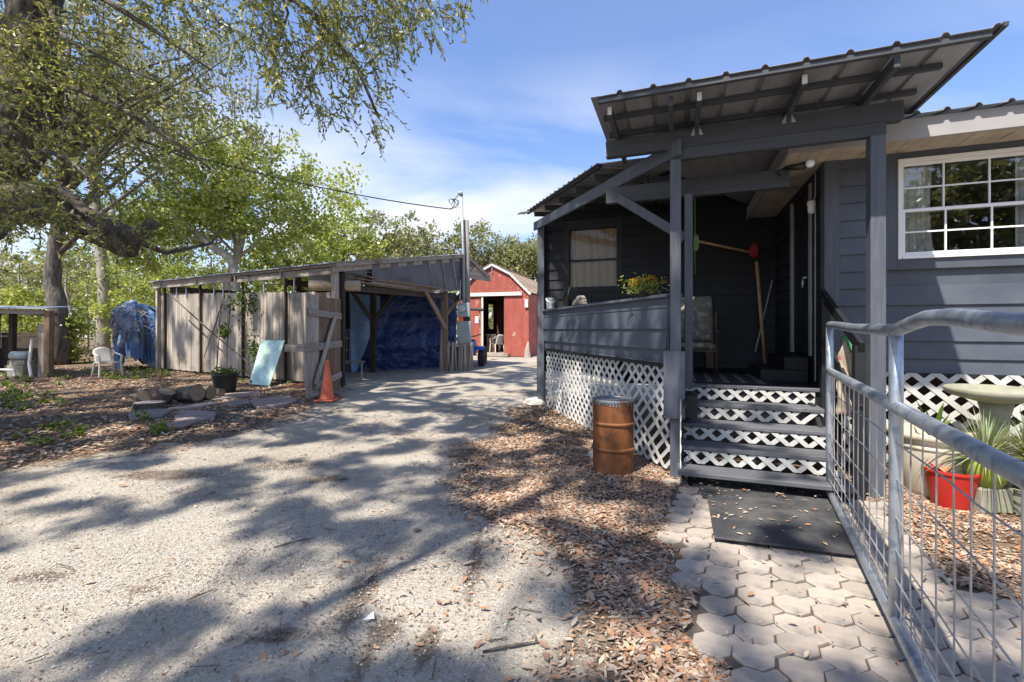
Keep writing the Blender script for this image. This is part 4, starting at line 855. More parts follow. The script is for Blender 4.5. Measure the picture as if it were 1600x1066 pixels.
for a in (7.6, 7.0, 5.4, 4.9, 2.9, 1.6): m = MB(); m.tube([CP(a, -.04, 2.5), CP(a, -.04, 2.95)], .02, 6); m.build('hanging_pipe', M['galv'], cpt)
# opening: corner post, header, far post, braces, inner posts
def cbar(nm, p, q, w_, h_, mt): m = MB(); m.bar(p, q, w_, h_); return m.build(nm, M[mt], cpt)
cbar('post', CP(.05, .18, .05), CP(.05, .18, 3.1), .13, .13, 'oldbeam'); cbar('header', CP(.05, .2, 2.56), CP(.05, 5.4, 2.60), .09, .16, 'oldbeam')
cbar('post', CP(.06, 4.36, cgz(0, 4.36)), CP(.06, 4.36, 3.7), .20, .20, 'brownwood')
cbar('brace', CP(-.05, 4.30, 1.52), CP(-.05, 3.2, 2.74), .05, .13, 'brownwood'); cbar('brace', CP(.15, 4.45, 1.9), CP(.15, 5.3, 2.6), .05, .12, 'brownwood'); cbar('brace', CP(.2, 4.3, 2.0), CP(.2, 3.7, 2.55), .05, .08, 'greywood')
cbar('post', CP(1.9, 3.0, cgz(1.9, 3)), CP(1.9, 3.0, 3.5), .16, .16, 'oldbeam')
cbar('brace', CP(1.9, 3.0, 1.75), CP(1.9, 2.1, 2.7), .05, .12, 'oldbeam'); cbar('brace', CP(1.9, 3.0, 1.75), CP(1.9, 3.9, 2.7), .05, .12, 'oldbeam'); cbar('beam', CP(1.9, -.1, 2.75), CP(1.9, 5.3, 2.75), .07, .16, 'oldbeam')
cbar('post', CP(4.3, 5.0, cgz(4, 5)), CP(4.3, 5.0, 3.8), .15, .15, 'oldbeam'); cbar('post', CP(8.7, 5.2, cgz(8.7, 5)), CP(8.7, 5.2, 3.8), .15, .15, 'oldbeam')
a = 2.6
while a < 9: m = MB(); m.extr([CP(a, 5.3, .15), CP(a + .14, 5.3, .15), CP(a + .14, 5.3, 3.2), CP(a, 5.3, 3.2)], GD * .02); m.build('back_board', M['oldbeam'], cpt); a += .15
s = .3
while s < 5.2: m = MB(); m.extr([CP(8.8, s, .15), CP(8.8, s + .14, .15), CP(8.8, s + .14, 3.0), CP(8.8, s, 3.0)], FD * .02); m.build('side_board', M['greywood'], cpt); s += .15
# lumber on the header, peeled log
for k in range(7):
    s0 = random.uniform(.3, 1.2); m = MB(); z = 2.66 + .028 * k; o_ = random.uniform(-.12, .1)
    m.bar(CP(o_, s0, z + .02 + random.uniform(0, .05)), CP(o_ + random.uniform(-.1, .1), s0 + random.uniform(2.6, 3.6), z), .14, .026); tag(m.build('lumber_board', M['brownwood'] if k % 2 else M['greywood_h']), 'weathered board stored over the carport opening', 'board', 'boards over the carport opening')
for k in range(3):
    m = MB(); m.bar(CP(.1, .35 + .1 * k, 2.82 + .13 * k), CP(.0, 1.25, 2.74 + .10 * k + .05), .10, .03); tag(m.build('lumber_board', M['greywood_h']), 'short loose board sticking out above the peeled log', 'board', 'loose boards above the log')
lg = thing('peeled_log', 'peeled round log resting on the corner of the carport', 'log', CP(.3, .1, 2.5))
m = MB(); m.tube([CP(.75, -.22, 2.60), CP(.3, .15, 2.60), CP(-.2, .52, 2.61)], [.13, .135, .135], 16); m.build('trunk', M['log'], lg, smooth=True)
m = MB(); ax = (CP(-.2, .52, 2.61) - CP(.3, .15, 2.60)).normalized(); m.tube([CP(-.2, .52, 2.61) + ax * .001, CP(-.2, .52, 2.61) + ax * .006], .132, 16); m.build('cut_end', M['logend'], lg)
# grey tarp over the gable with battens
gt = thing('grey_tarp', 'grey tarp nailed across the carport gable above the opening', 'tarp', CP(-.1, 3, 2.8))
def gtf(a, b_):
    s_ = 1.0 + 4.35 * a; zt = 3.10 + RS * (s_ + .25) - .10; zb = 2.74 + .05 * math.sin(a * 9) + .03 * math.sin(a * 23) - (.22 if a > .93 else 0)
    return CP(-.12 - .035 * math.sin(a * 17 + b_ * 4) * (1 - b_) - .02 * math.sin(a * 41), s_, zb + (zt - zb) * b_)
m = MB(); m.grid(gtf, 60, 14); m.build('sheet', M['greytarp'], gt, smooth=True)
for a0, a1 in ((.60, .52), (.74, .66), (.86, .80)):
    m = MB(); m.bar(Vector(gtf(a0, .0)) - FD * .04, Vector(gtf(a1, .98)) - FD * .04, .035, .02); m.build('batten', M['greywood'], gt)
m = MB(); m.grid(lambda a, b_: CP(-.09, .12 + .75 * a, 2.92 + .18 * b_ + RS * .75 * a * b_), 6, 3); m.build('sheet', M['greytarp'], gt)
# blue tarp curtain inside
tA, tB = Vector((-5.35, 15.0, 0)), Vector((-2.05, 16.6, 0)); td = (tB - tA); tn = Vector((td.y, -td.x, 0)).normalized()
bt_ = thing('blue_tarp', 'dark blue tarp hanging as a curtain inside the carport', 'tarp', tA.lerp(tB, .5))
def btf(a, b_):
    k = lambda f, sd: float(vnoise(a * f * 3.2 + 7, b_ * f * 2.6 + 3, 1.0, sd)) - .5
    q = tA + td * a + tn * (.30 * k(1.2, 61) + .16 * k(3.5, 62) + .08 * abs(k(8, 63)) + .04 * k(16, 64) + .25 * (1 - b_) ** 2)
    return Vector((q.x, q.y, .13 + 2.6 * b_ - .10 * math.sin(a * 5) * b_))
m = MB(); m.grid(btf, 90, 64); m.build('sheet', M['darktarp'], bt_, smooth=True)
fl = MB(); fl.grid(lambda a, b_: Vector(btf(.0 + (.05 + .21 * min(1, b_ * 1.25)) * a, b_)) + tn * (.07 + .04 * math.sin(a * 6 + b_ * 9)) , 14, 30); fl.build('flap', M['flaptarp'], bt_, smooth=True)
# things inside on the left
rk_ = thing('white_rack', 'white wire rack seen through the carport opening', 'rack', Vector((-5.6, 15.4, .1)))
for k in range(6): x = -5.75 + .09 * k; m = MB(); m.tube([(x, 15.35, .3), (x, 15.35, 1.45), (x + .02, 15.5, 1.5)], .018, 6); m.build('upright', M['pvc'], rk_)
for z in (.35, .8, 1.2): m = MB(); m.bar((-5.8, 15.37, z), (-5.25, 15.37, z), .03, .05); m.build('shelf', M['pvc'], rk_)
sh = thing('saw_horse', 'low wooden trestle in the carport opening', 'trestle', Vector((-4.3, 12.4, .08)))
m = MB(); m.bar((-4.75, 12.5, .62), (-4.05, 12.45, .62), .08, .04); m.build('top', M['greywood_h'], sh)
for x in (-4.68, -4.12): m = MB(); m.bar((x, 12.47, .07), (x, 12.47, .61), .04, .04); m.build('leg', M['greywood'], sh)
# open plank door
dA, dB = Vector((-4.19, 9.28, 0)), Vector((-4.14, 11.0, 0)); dd = (dB - dA).normalized(); dn = Vector((dd.y, -dd.x, 0)); dn = -dn if dn.x < 0 else dn
dz = lambda s: float(gz(9.3 + s)) + .03
door2 = thing('plank_door', 'tall open plank door with a Z-brace at the carport corner', 'door', dA)
n_ = 9; pw_ = 1.72 / n_
for k in range(n_):
    s0 = pw_ * k; zt = 2.24 + random.uniform(-.02, .02); o_ = dn * random.uniform(-.006, .006)
    poly = [dA + dd * s0 + o_ + Vector((0, 0, dz(s0))), dA + dd * (s0 + pw_ - .008) + o_ + Vector((0, 0, dz(s0))), dA + dd * (s0 + pw_ - .008) + o_ + Vector((0, 0, zt)), dA + dd * s0 + o_ + Vector((0, 0, zt))]
    m = MB(); m.extr(poly, -dn * .02); m.build('plank', M['greywood'] if k < 3 else M['brownwood'], door2)
def DP(s, z, o_=.03): q = dA + dd * s + dn * o_; return Vector((q.x, q.y, z))
for p, q, w_ in ((DP(.05, 1.86), DP(1.66, 1.82), .14), (DP(-.15, 1.12), DP(1.68, 1.16), .15), (DP(.3, .30), DP(1.68, .42), .14)): m = MB(); m.bar(p, q, .03, w_); m.build('ledge', M['greywood_h'], door2)
m = MB(); m.bar(DP(.28, .34, .06), DP(1.25, 1.80, .06), .03, .13); m.build('brace', M['greywood'], door2)
m = MB(); m.box(-4.62, -4.20, 9.24, 9.29, 1.05, 1.20); m.build('latch', M['greywood_h'], door2)
# cone
c = G(511, 626); cn_ = thing('traffic_cone', 'faded orange traffic cone beside the open plank door', 'traffic cone', c)
m = MB(); m.box(c.x - .19, c.x + .19, c.y - .19, c.y + .19, c.z, c.z + .035); m.build('base', M['cone'], cn_, bevel=.01)
m = MB(); m.lathe([(.145, .035), (.135, .06), (.13, .08), (.035, .80), (.03, .83), (.02, .83), (.0, .81)], 24, c); m.build('body', M['cone'], cn_, smooth=True)
# mirror sheet, pot, sticks, bricks
mc = [P(408, 532, 12.15), P(445, 532, 11.95), P(421, 603, 11.45), P(389, 600, 11.65)]
m = MB(); nrm = (mc[1] - mc[0]).cross(mc[3] - mc[0]).normalized(); m.extr(mc, nrm * .012); tag(m.build('mirror_sheet', M['mirror']), 'frameless mirror sheet leaning tilted against the picket wall', 'mirror')
c = G(352, 614); bp = thing('nursery_pot', 'large black plastic pot with weeds on the flagstones', 'pot', c)
m = MB(); m.lathe([(0, 0), (.19, 0), (.20, .02), (.255, .36), (.275, .40), (.275, .44), (.25, .44), (.24, .38), (0, .38)], 24, c); ob = m.build('pot', M['blackpot'], bp, smooth=True)
pos = np.array(c) + np.array([0, 0, .47]) + rng.normal(size=(160, 3)) * np.array([.12, .12, .05]); V_, Q_ = leaf_arrays(pos, .10, .03); bulk('weeds', V_, Q_, [M['weed0'], M['weed1']], rng.integers(0, 2, len(Q_)), bp)
for k, (x0, y0, x1, y1) in enumerate(((265, 460, 395, 573), (352, 460, 318, 560), (360, 470, 352, 585), (345, 470, 338, 590))):
    m = MB(); p, q = P(x0, y0, 12.9 if k else 14.2), P(x1, y1, 12.2 if k < 3 else 10.6); m.tube([p, p.lerp(q, .5) + Vector((.03, -.05, -.04)), q], [.02, .018, .012], 6); tag(m.build('branch', M['darkbark']), 'long bare stick slanting across the picket wall' if k == 0 else 'thin dry vine stem climbing the picket wall', 'stick', None if k == 0 else 'dry vine stems on the picket wall')
for k, (x, y, w_, h_) in enumerate(((370, 472, 18, 22), (391, 468, 14, 30), (350, 519, 8, 8), (396, 545, 8, 20))):
    c = P(x, y, 13.0 - .9 * k * .3); q_ = np.array(c) + rng.normal(size=(130, 3)) * np.array([w_ * .009, .08, h_ * .010]); V_, Q_ = leaf_arrays(q_, .09, .05)
    t_ = bulk('ivy', V_, Q_, [M['weed0'], M['weed1']], rng.integers(0, 2, len(Q_)), None, None); tag(t_, ['ivy tuft hanging at the top of the picket wall', 'longer ivy strand hanging beside the other at the picket top', 'small ivy sprig halfway down the pickets', 'low ivy sprig on the pickets near the mirror'][k], 'ivy', 'ivy on the picket wall')
for k in range(6):
    c = G(455 + 9 * (k % 3) + 4 * k, 603 + 2 * (k // 3)); m = MB(); m.box(c.x - .10, c.x + .10, c.y - .05, c.y + .05, c.z - .01 + .06 * (k % 2) * 0, c.z + .055); tag(m.build('brick', M['brick'], bevel=.006), 'loose red brick near the foot of the plank door', 'brick', 'loose bricks by the door')
# flagstones
fpath = MB(); fq = gpoly([(205, 655), (262, 632), (330, 612), (410, 612), (466, 626), (440, 642), (340, 662), (260, 674)]); fpath.add([(x, y, float(gz(y)) + .004) for x, y in fq], [tuple(range(len(fq)))])
fp = fpath.build('stone_path', M['joint']); fp['kind'] = 'structure'
for poly, th in (([(200, 650), (230, 641), (272, 643), (250, 656), (204, 659)], .05), ([(272, 653), (312, 645), (338, 649), (334, 657), (302, 664), (273, 659)], .05), ([(256, 668), (274, 660), (301, 664), (286, 671)], .04), ([(391, 629), (452, 622), (464, 630), (441, 637), (402, 641)], .06),
                 ([(258, 641), (330, 629), (343, 632), (298, 641)], .03), ([(318, 619), (405, 613), (408, 619), (330, 626)], .03), ([(346, 630), (388, 625), (392, 632), (360, 636)], .03), ([(276, 646), (300, 642), (318, 644), (296, 649)], .03)):
    pts = [G(x, y) for x, y in poly]; m = MB(); m.extr([p + Vector((0, 0, -.02)) for p in pts], (0, 0, th + .02)); m.build('flagstone', M['flag'], fp, bevel=.012)
# sawn log rounds
for (x, y, r_, h_, tilt, lab) in ((233, 641, .24, .14, 0.0, 'flat sawn log round lying lowest beside the flagstones'), (255, 632, .15, .22, .45, 'pale topped log round tilted against the others'), (219, 632, .14, .14, 1.1, 'small dark log round on its side'), (284, 628, .17, .42, 1.45, 'thick short log lying on its side behind the flagstones'), (303, 624, .14, .45, 1.5, 'split dark log beside the black pot'), (324, 620, .09, .40, 1.5, 'thin log with pale end by the black pot')):
    c = G(x, y); lt = thing('log_round', lab, 'log', c, group=None)
    ax = Vector((math.sin(tilt) * .97, -math.sin(tilt) * .30, math.cos(tilt))).normalized(); c2 = c + Vector((0, 0, r_ * math.sin(tilt) * .85))
    m = MB(); m.tube([c2, c2 + ax * h_ * .5, c2 + ax * h_], [r_, r_ * .93, r_ * 1.02], 16, wob=.12); m.build('bark', M['darkbark'], lt); m = MB(); m.tube([c2 + ax * (h_ + .001), c2 + ax * (h_ + .006)], r_ * .93, 16); m.build('cut_face', M['logend'] if tilt > .2 else M['greywood_h'], lt)

# white resin chairs
def resin_chair(name, label, loc, rz, back=True, tilt=0.0):
    t_ = thing(name, label, 'chair', (0, 0, 0)); FRAME[t_.name] = Vector((0, 0, 0)); t_.location = loc; t_.rotation_euler = (tilt, 0, rz)
    def add(nm, pts, w_, th): 
        m = MB()
        for i in range(len(pts) - 1): m.bar(pts[i], pts[i + 1], w_, th)
        m.build(nm, M['whiteplastic'], t_, bevel=.008)
    m = MB(); m.grid(lambda a, b_: (-.22 + .44 * a, -.22 + .44 * b_, .42 - .03 * math.sin(a * PI) + .02 * (1 - b_)), 8, 8); m.build('seat', M['whiteplastic'], t_, smooth=True, solid=.02)
    for sx in (-1, 1):
        add('leg', [(sx * .27, -.27, 0), (sx * .24, -.23, .42), (sx * .265, -.235, .62)], .05, .045); add('leg', [(sx * .26, .30, 0), (sx * .22, .22, .42)], .05, .045)
        add('arm', [(sx * .265, -.25, .63), (sx * .275, .0, .66), (sx * .245, .20, .70), (sx * .215, .26, .80)], .055, .028)
    if back:
        m = MB(); m.grid(lambda a, b_: ((-.21 + .42 * a) * (1 - .12 * b_ * b_), .22 + .12 * b_ + .03 * math.cos((a - .5) * 2.4), .42 + .46 * b_ - .06 * (2 * a - 1) ** 2 * b_), 8, 8); m.build('back', M['whiteplastic'], t_, smooth=True, solid=.015)
    return t_
c = G(158, 590); resin_chair('resin_chair', 'white resin garden chair with low back near the picket wall', (c.x, c.y + .2, c.z), math.radians(60), True)

# blue tarp heap with dry twigs beside the picket wall
c = Vector((-13.15, 15.95, float(gz(16))))
hp_ = thing('tarp_heap', 'faded blue tarp draped over a tall heap beside the picket wall', 'tarp', c)
def heap(a, b_):
    t_ = 2 * PI * a; prof = [(.78, .0), (.84, .3), (.86, .62), (.76, .84), (.40, .96), (.0, 1.0)]; k = b_ * (len(prof) - 1); i = min(int(k), len(prof) - 2); f = k - i
    r_ = prof[i][0] * (1 - f) + prof[i + 1][0] * f; z = prof[i][1] * (1 - f) + prof[i + 1][1] * f
    cx_, sy_2 = math.cos(t_), math.sin(t_); nz = lambda fr, sd: float(vnoise(cx_ * fr + 20, sy_2 * fr + z * fr * .35 + 20, 1.0, sd)) - .5
    r_ *= 1 + (.55 * nz(2.2, 81) + .40 * abs(nz(5.5, 82)) + .20 * nz(11, 83)) * (1.25 - .8 * z) - .12
    hem = .02 + .5 * max(0.0, .5 + .5 * math.sin(2.5 * t_ + 1.5) + .5 * nz(6, 85)) ** 2
    return Vector((c.x + r_ * cx_, c.y + r_ * sy_2 * .8, c.z + hem * (1 - z) + z * (2.25 + .35 * nz(1.3, 84) + .12 * nz(5, 86))))
m = MB(); m.grid(heap, 150, 40); m.build('sheet', M['bluetarp'], hp_, smooth=True)
for k in range(34):
    t0 = random.uniform(3.3, 6.0) / (2 * PI); b0 = random.uniform(.15, .75); pts = []
    for i in range(6):
        q = heap(t0 + .018 * i * random.uniform(-1, 1.6), min(.98, b0 + .05 * i * random.uniform(-.6, 1))); pts.append(q + Vector((random.uniform(-.05, .05), -.07 - random.uniform(0, .08), random.uniform(-.04, .04))))
    m = MB(); m.tube(pts, [.016, .015, .013, .011, .009, .006], 5); m.build('dry_vine', M['palebark'] if k % 3 else M['darkbark'], hp_)

# pump shelter at the left edge
ps = thing('pump_shelter', 'small open wooden shelter with tin roof over a water pump', 'shelter', (-15.2, 13.9, .1)); g_ = float(gz(13.9))
m = MB(); m.extr([(-18.5, 13.2, 2.14), (-13.55, 13.2, 2.10), (-13.75, 14.3, 2.20), (-18.5, 14.3, 2.24)], (0, 0, .025)); m.build('roof', M['tin'], ps)
m = MB(); m.bar((-18.4, 13.35, 2.06), (-13.7, 13.35, 2.02), .05, .13); m.build('beam', M['greywood_h'], ps); m = MB(); m.bar((-18.4, 15.0, 2.02), (-15.0, 15.0, 2.0), .05, .10); m.build('beam', M['oldbeam'], ps)
for x, y, w_, mt in ((-13.65, 13.4, .16, 'brownwood'), (-16.9, 14.9, .13, 'oldbeam'), (-15.6, 14.2, .13, 'oldbeam')): m = MB(); m.bar((x, y, g_ - .03), (x + .03, y, 2.05), w_, w_); m.build('post', M[mt], ps)
for k in range(5): m = MB(); m.box(-14.12 + .09 * k, -14.035 + .09 * k, 13.55, 13.58, g_, 1.66); m.build('board', M['greywood'], ps)
m = MB(); m.box(-18.4, -15.4, 15.05, 15.1, g_, 1.4); m.build('back_panel', M['oldbeam'], ps); m = MB(); m.bar((-18, 14.7, 1.28), (-15.45, 14.7, 1.28), .3, .03); m.build('shelf', M['greywood_h'], ps)
pm = thing('water_pump', 'grey water pump on a concrete block in the shelter', 'pump', (-14.72, 13.6, g_))
m = MB(); m.tube([(-14.97, 13.6, .72), (-14.92, 13.6, .72), (-14.47, 13.6, .72), (-14.40, 13.6, .72)], [.08, .13, .13, .07], 14); m.build('motor', M['greybox'], pm, smooth=True)
m = MB(); m.box(-14.97, -14.42, 13.42, 13.8, g_, .44); m.build('block', M['concrete'], pm); m = MB(); m.box(-14.94, -14.44, 13.47, 13.75, .45, .58); m.build('foot', M['greywood_h'], pm)
pv = thing('water_pipe', 'white plastic water pipe rising beside the pump', 'pipe', (-14.92, 13.3, g_))
m = MB(); m.tube([(-14.47, 13.25, g_ + .02), (-14.49, 13.25, .32), (-15.07, 13.25, .34), (-15.10, 13.25, 1.24), (-14.98, 13.25, 1.30), (-14.96, 13.25, .95)], .038, 10); m.build('pipe', M['pvc'], pv)
m = MB(); m.tube([(-14.24, 13.5, 1.2), (-14.17, 13.35, .5), (-14.00, 13.25, g_)], .035, 8); m.build('pipe', M['pvc'], pv)

# ================================================================== SERVICE POLE, METER, SLATS, QUAD BIKE, RED SHED
pq = CP(-.18, 5.12, 0); pz = float(gz(pq.y))
up = thing('service_pole', 'grey service pole with electric meter and breaker box by the carport', 'pole', Vector((pq.x, pq.y, pz)))
m = MB(); m.tube([(pq.x + .09, pq.y + .08, pz - .02), (pq.x + .09, pq.y + .08, 3), (pq.x + .06, pq.y + .08, 5.25)], [.13, .12, .11], 12); m.build('pole', M['pole'], up, smooth=True)
mx_, my_ = pq.x + .02, pq.y - .08
m = MB(); m.tube([(mx_ - .02, my_, 2.35), (mx_ - .03, my_ - .02, 4.2), (mx_ - .10, my_, 6.08)], .045, 10); m.tube([(mx_ - .10, my_, 6.06), (mx_ - .12, my_, 6.16), (mx_ - .22, my_, 6.15)], [.07, .085, .05], 10); m.build('mast', M['greybox'], up, smooth=True)
m = MB(); m.tube([(mx_ - .15, my_, 2.3), (mx_ - .13, my_, 3.2)], .03, 8); m.build('conduit', M['greybox'], up)
m = MB(); m.box(mx_ - .20, mx_ + .20, my_ - .16, my_, 1.93, 2.40); mb = m.build('meter_box', M['greybox'], up, bevel=.012)
m = MB(); m.tube([(mx_ - .06, my_ - .16, 2.2), (mx_ - .06, my_ - .24, 2.2)], .12, 20); m.build('meter_ring', M['galv'], mb, smooth=False); m = MB(); m.tube([(mx_ - .06, my_ - .24, 2.2), (mx_ - .06, my_ - .28, 2.2)], [.10, .085], 20); m.build('meter_dial', M['rawcut'], mb)
m = MB(); m.box(mx_ - .22, mx_ + .24, my_ - .15, my_, .95, 1.78); bb_ = m.build('breaker_box', M['greybox'], up, bevel=.012); m = MB(); m.box(mx_ - .19, mx_ + .21, my_ - .165, my_ - .151, 1.0, 1.73); m.build('cover', M['greybox'], bb_, bevel=.006)
m = MB(); m.tube([(mx_ - .10, my_ - .17, 1.86), (mx_ - .10, my_ - .185, 1.86)], .09, 16); m.build('orange_tag', M['orange'], up)
m = MB(); m.tube([(mx_ - .13, my_, 1.78), (mx_ - .12, my_, 1.93)], .035, 8); m.build('conduit', M['greybox'], up); m = MB(); m.box(mx_ + .05, mx_ + .19, my_ - .08, my_, 1.78, 1.93); m.build('junction', M['darkmetal'], up)
cbw = thing('power_cable', 'black overhead cable running from the mast into the trees', 'cable', Vector((mx_, my_, 5.6)))
pts = []
pA, pB = Vector((mx_ - .45, my_, 5.6)), P(60, 170, 11)
for i in range(31): t_ = i / 30; q = pA.lerp(pB, t_); q.z -= .9 * 4 * t_ * (1 - t_) * .35; pts.append(q)
m = MB(); m.tube(pts, .017, 6); m.build('cable', M['cable'], cbw)
for k in range(2):
    pts = [Vector((mx_ - .42 + .12 * k + .22 * math.sin(a * (2.2 + .3 * k)) * .5, my_, 5.62 + .33 * math.sin(a))) for a in np.linspace(0, PI, 9)]; pts = [pA] + pts[1:-1] + [Vector((mx_ - .2, my_, 6.1 - .2 * k))]
    m = MB(); m.tube(pts, .014, 6); m.build('loop', M['cable'], cbw)
m = MB(); m.tube([(mx_ - .5, my_, 5.62), (mx_ - .05, my_, 5.70)], .012, 6); m.build('clamp', M['galv'], cbw)
# leaning grey slats round the pole
sw = thing('slat_screen', 'screen of grey upright slats at the foot of the service pole', 'screen', Vector((pq.x, pq.y, pz)))
sA, sB = P(688, 578, 14.9), P(737, 578, 15.35); sd_ = sB - sA; g0 = float(gz(15))
for k in range(15):
    q = sA + sd_ * (k / 14); w_ = random.uniform(.05, .09); h_ = .92 + random.uniform(-.05, .05); ln = random.uniform(-.05, .08)
    if k == 0: h_ = 1.55
    m = MB(); m.bar((q.x + random.uniform(-.02, .02), q.y + random.uniform(-.03, .03), g0 - .01), (q.x + ln, q.y + .03, g0 + h_), w_, .022, up=(0, 1, 0)); m.build('slat', M['greywood'] if k % 2 else M['pole'], sw)
m = MB(); m.bar((sA.x, sA.y + .05, g0 + .86), (sB.x + .02, sB.y + .05, g0 + .9), .03, .06); m.build('rail', M['greywood_h'], sw)
m = MB(); m.grid(lambda a, b_: Vector((sA.x + sd_.x * a, sA.y + sd_.y * a + .07, g0 + .82 * b_)), 1, 1); m.build('backing', M['oldbeam'], sw, solid=.01)
# quad bike, mostly hidden behind the pole
qc = Vector((-1.55, 17.2, float(gz(17.2)))); qb = thing('quad_bike', 'blue quad bike with knobbly tyres parked behind the service pole', 'quad bike', qc, 0)
def wheel(x, y):
    r_ = .31; m = MB(); n = 28; prof = [(.15, -.12), (.24, -.13), (r_ - .02, -.11), (r_, -.06), (r_, .06), (r_ - .02, .11), (.24, .13), (.15, .12)]
    vs_ = []
    for k in range(n):
        t_ = 2 * PI * k / n
        for i, (rr, w_) in enumerate(prof):
            rr2 = rr * (1.06 if (k % 2 and 2 <= i <= 5) else 1.0); vs_.append((x + w_, y + rr2 * math.cos(t_), qc.z + r_ + rr2 * math.sin(t_)))
    P_ = len(prof); m.add(vs_, [(k * P_ + i, k * P_ + i + 1, ((k + 1) % n) * P_ + i + 1, ((k + 1) % n) * P_ + i) for k in range(n) for i in range(P_ - 1)]); wh = m.build('wheel', M['tyre'], qb)
    m = MB(); m.tube([(x - .10, y, qc.z + r_), (x + .10, y, qc.z + r_)], .155, 16); m.build('rim', M['greybox'], wh)
for x in (qc.x - .42, qc.x + .42):
    for y in (qc.y - .3, qc.y + .85): wheel(x, y)
def qbox(nm, mt, pts, vec): m = MB(); m.extr(pts, vec); return m.build(nm, M[mt], qb, bevel=.03)
qbox('body', 'bluepaint', [(qc.x - .18, qc.y - .55, qc.z + .4), (qc.x - .18, qc.y - .45, qc.z + .85), (qc.x - .18, qc.y + .1, qc.z + .92), (qc.x - .18, qc.y + .95, qc.z + .75), (qc.x - .18, qc.y + .95, qc.z + .45)], (.36, 0, 0))
for sx in (-1, 1):
    qbox('fender', 'bluepaint', [(qc.x + sx * .2, qc.y - .62, qc.z + .60), (qc.x + sx * .2, qc.y - .45, qc.z + .74), (qc.x + sx * .2, qc.y + .0, qc.z + .72), (qc.x + sx * .2, qc.y + .08, qc.z + .60), (qc.x + sx * .2, qc.y + .0, qc.z + .66), (qc.x + sx * .2, qc.y - .42, qc.z + .68)], (sx * .34, 0, 0))
qbox('seat', 'blackpot', [(qc.x - .14, qc.y + .1, qc.z + .86), (qc.x - .14, qc.y + .9, qc.z + .80), (qc.x - .14, qc.y + .9, qc.z + .9), (qc.x - .14, qc.y + .15, qc.z + .98)], (.28, 0, 0))
m = MB(); m.tube([(qc.x - .38, qc.y + .0, qc.z + 1.18), (qc.x - .15, qc.y - .1, qc.z + 1.10), (qc.x + .15, qc.y - .1, qc.z + 1.10), (qc.x + .38, qc.y + .0, qc.z + 1.18)], .02, 8); m.tube([(qc.x, qc.y - .1, qc.z + 1.1), (qc.x, qc.y - .2, qc.z + .8)], .025, 8); m.build('handlebar', M['darkmetal'], qb)
yt = thing('yard_tool', 'upright yard tool with motor head leaning beside the red shed door', 'tool', Vector((-1.35, 19.2, .18)))
m = MB(); m.tube([(-1.30, 19.2, .18), (-1.36, 19.25, 2.35)], .03, 7); m.build('shaft', M['handle'], yt); m = MB(); m.tube([(-1.75, 19.2, 2.36), (-1.2, 19.2, 2.33)], .06, 8); m.build('head', M['darkmetal'], yt); m = MB(); m.box(-1.56, -1.40, 19.12, 19.28, 1.75, 2.05); m.build('tank', M['vinyl'], yt, bevel=.02)

SRZ = math.radians(-18)
def SH(x, y, z): return Matrix.Rotation(SRZ, 3, 'Z') @ Vector((x, y, 0)) + Vector((.78, 21.3, float(gz(21.3)) - .02 + z))
shed = thing('garden_shed', 'red gambrel-roofed wooden shed with open doorway and white trim', 'shed', SH(-1.8, 0, 0))
SW, SD_ = 3.62, 5.2; EZ, KZ, AZ = 3.02, 3.92, 4.40; KX = .88
def gam(inset_=0.0): return [(-SW + inset_, EZ), (-SW + KX, KZ), (-SW / 2, AZ), (-KX, KZ), (-inset_, EZ)]
DX0, DX1, DZ1 = -2.38, -1.22, 2.92
def panel(nm, pts, mt='redpaint', th=.05, par=None): m = MB(); n_ = (SH(0, 1, 0) - SH(0, 0, 0)); m.extr([SH(x, 0, z) for x, z in pts], n_ * th); return m.build(nm, M[mt], par or shed)
panel('wall', [(-SW, .12), (DX0, .12), (DX0, EZ), (-SW, EZ)]); panel('wall', [(DX1, .05), (0, .05), (0, EZ), (DX1, EZ)]); panel('gable', [(-SW, EZ + .002)] + [(x, z) for x, z in gam()[1:4]] + [(0, EZ + .002)])
m = MB(); m.extr([SH(0, .05, .05), SH(0, SD_, .05), SH(0, SD_, EZ), SH(0, .05, EZ)], SH(-.05, 0, 0) - SH(0, 0, 0)); m.build('wall', M['redpaint'], shed)
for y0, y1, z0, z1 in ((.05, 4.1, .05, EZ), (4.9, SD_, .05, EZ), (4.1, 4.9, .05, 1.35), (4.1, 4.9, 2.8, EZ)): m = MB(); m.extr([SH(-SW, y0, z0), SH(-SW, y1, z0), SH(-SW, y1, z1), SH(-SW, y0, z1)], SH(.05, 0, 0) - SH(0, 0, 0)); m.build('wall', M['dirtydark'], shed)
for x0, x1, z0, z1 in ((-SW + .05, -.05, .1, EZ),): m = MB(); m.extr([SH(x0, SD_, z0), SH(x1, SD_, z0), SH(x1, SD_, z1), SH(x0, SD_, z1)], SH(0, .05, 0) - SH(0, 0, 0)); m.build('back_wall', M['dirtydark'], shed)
m = MB(); m.extr([SH(x, SD_, z) for x, z in [(-SW, EZ + .002)] + gam()[1:4] + [(0, EZ + .002)]], SH(0, .05, 0) - SH(0, 0, 0)); m.build('gable', M['redpaint'], shed)
m = MB(); m.extr([SH(-SW + .05, .05, .10), SH(-.05, .05, .10), SH(-.05, SD_, .10), SH(-SW + .05, SD_, .10)], (0, 0, .10)); m.build('floor', M['greywood_h'], shed)
m = MB(); m.extr([SH(DX0 - .1, -.35, .05), SH(DX1 + .3, -.35, .05), SH(DX1 + .3, -.02, .05), SH(DX0 - .1, -.02, .05)], (0, 0, .14)); m.build('door_step', M['greywood_h'], shed)
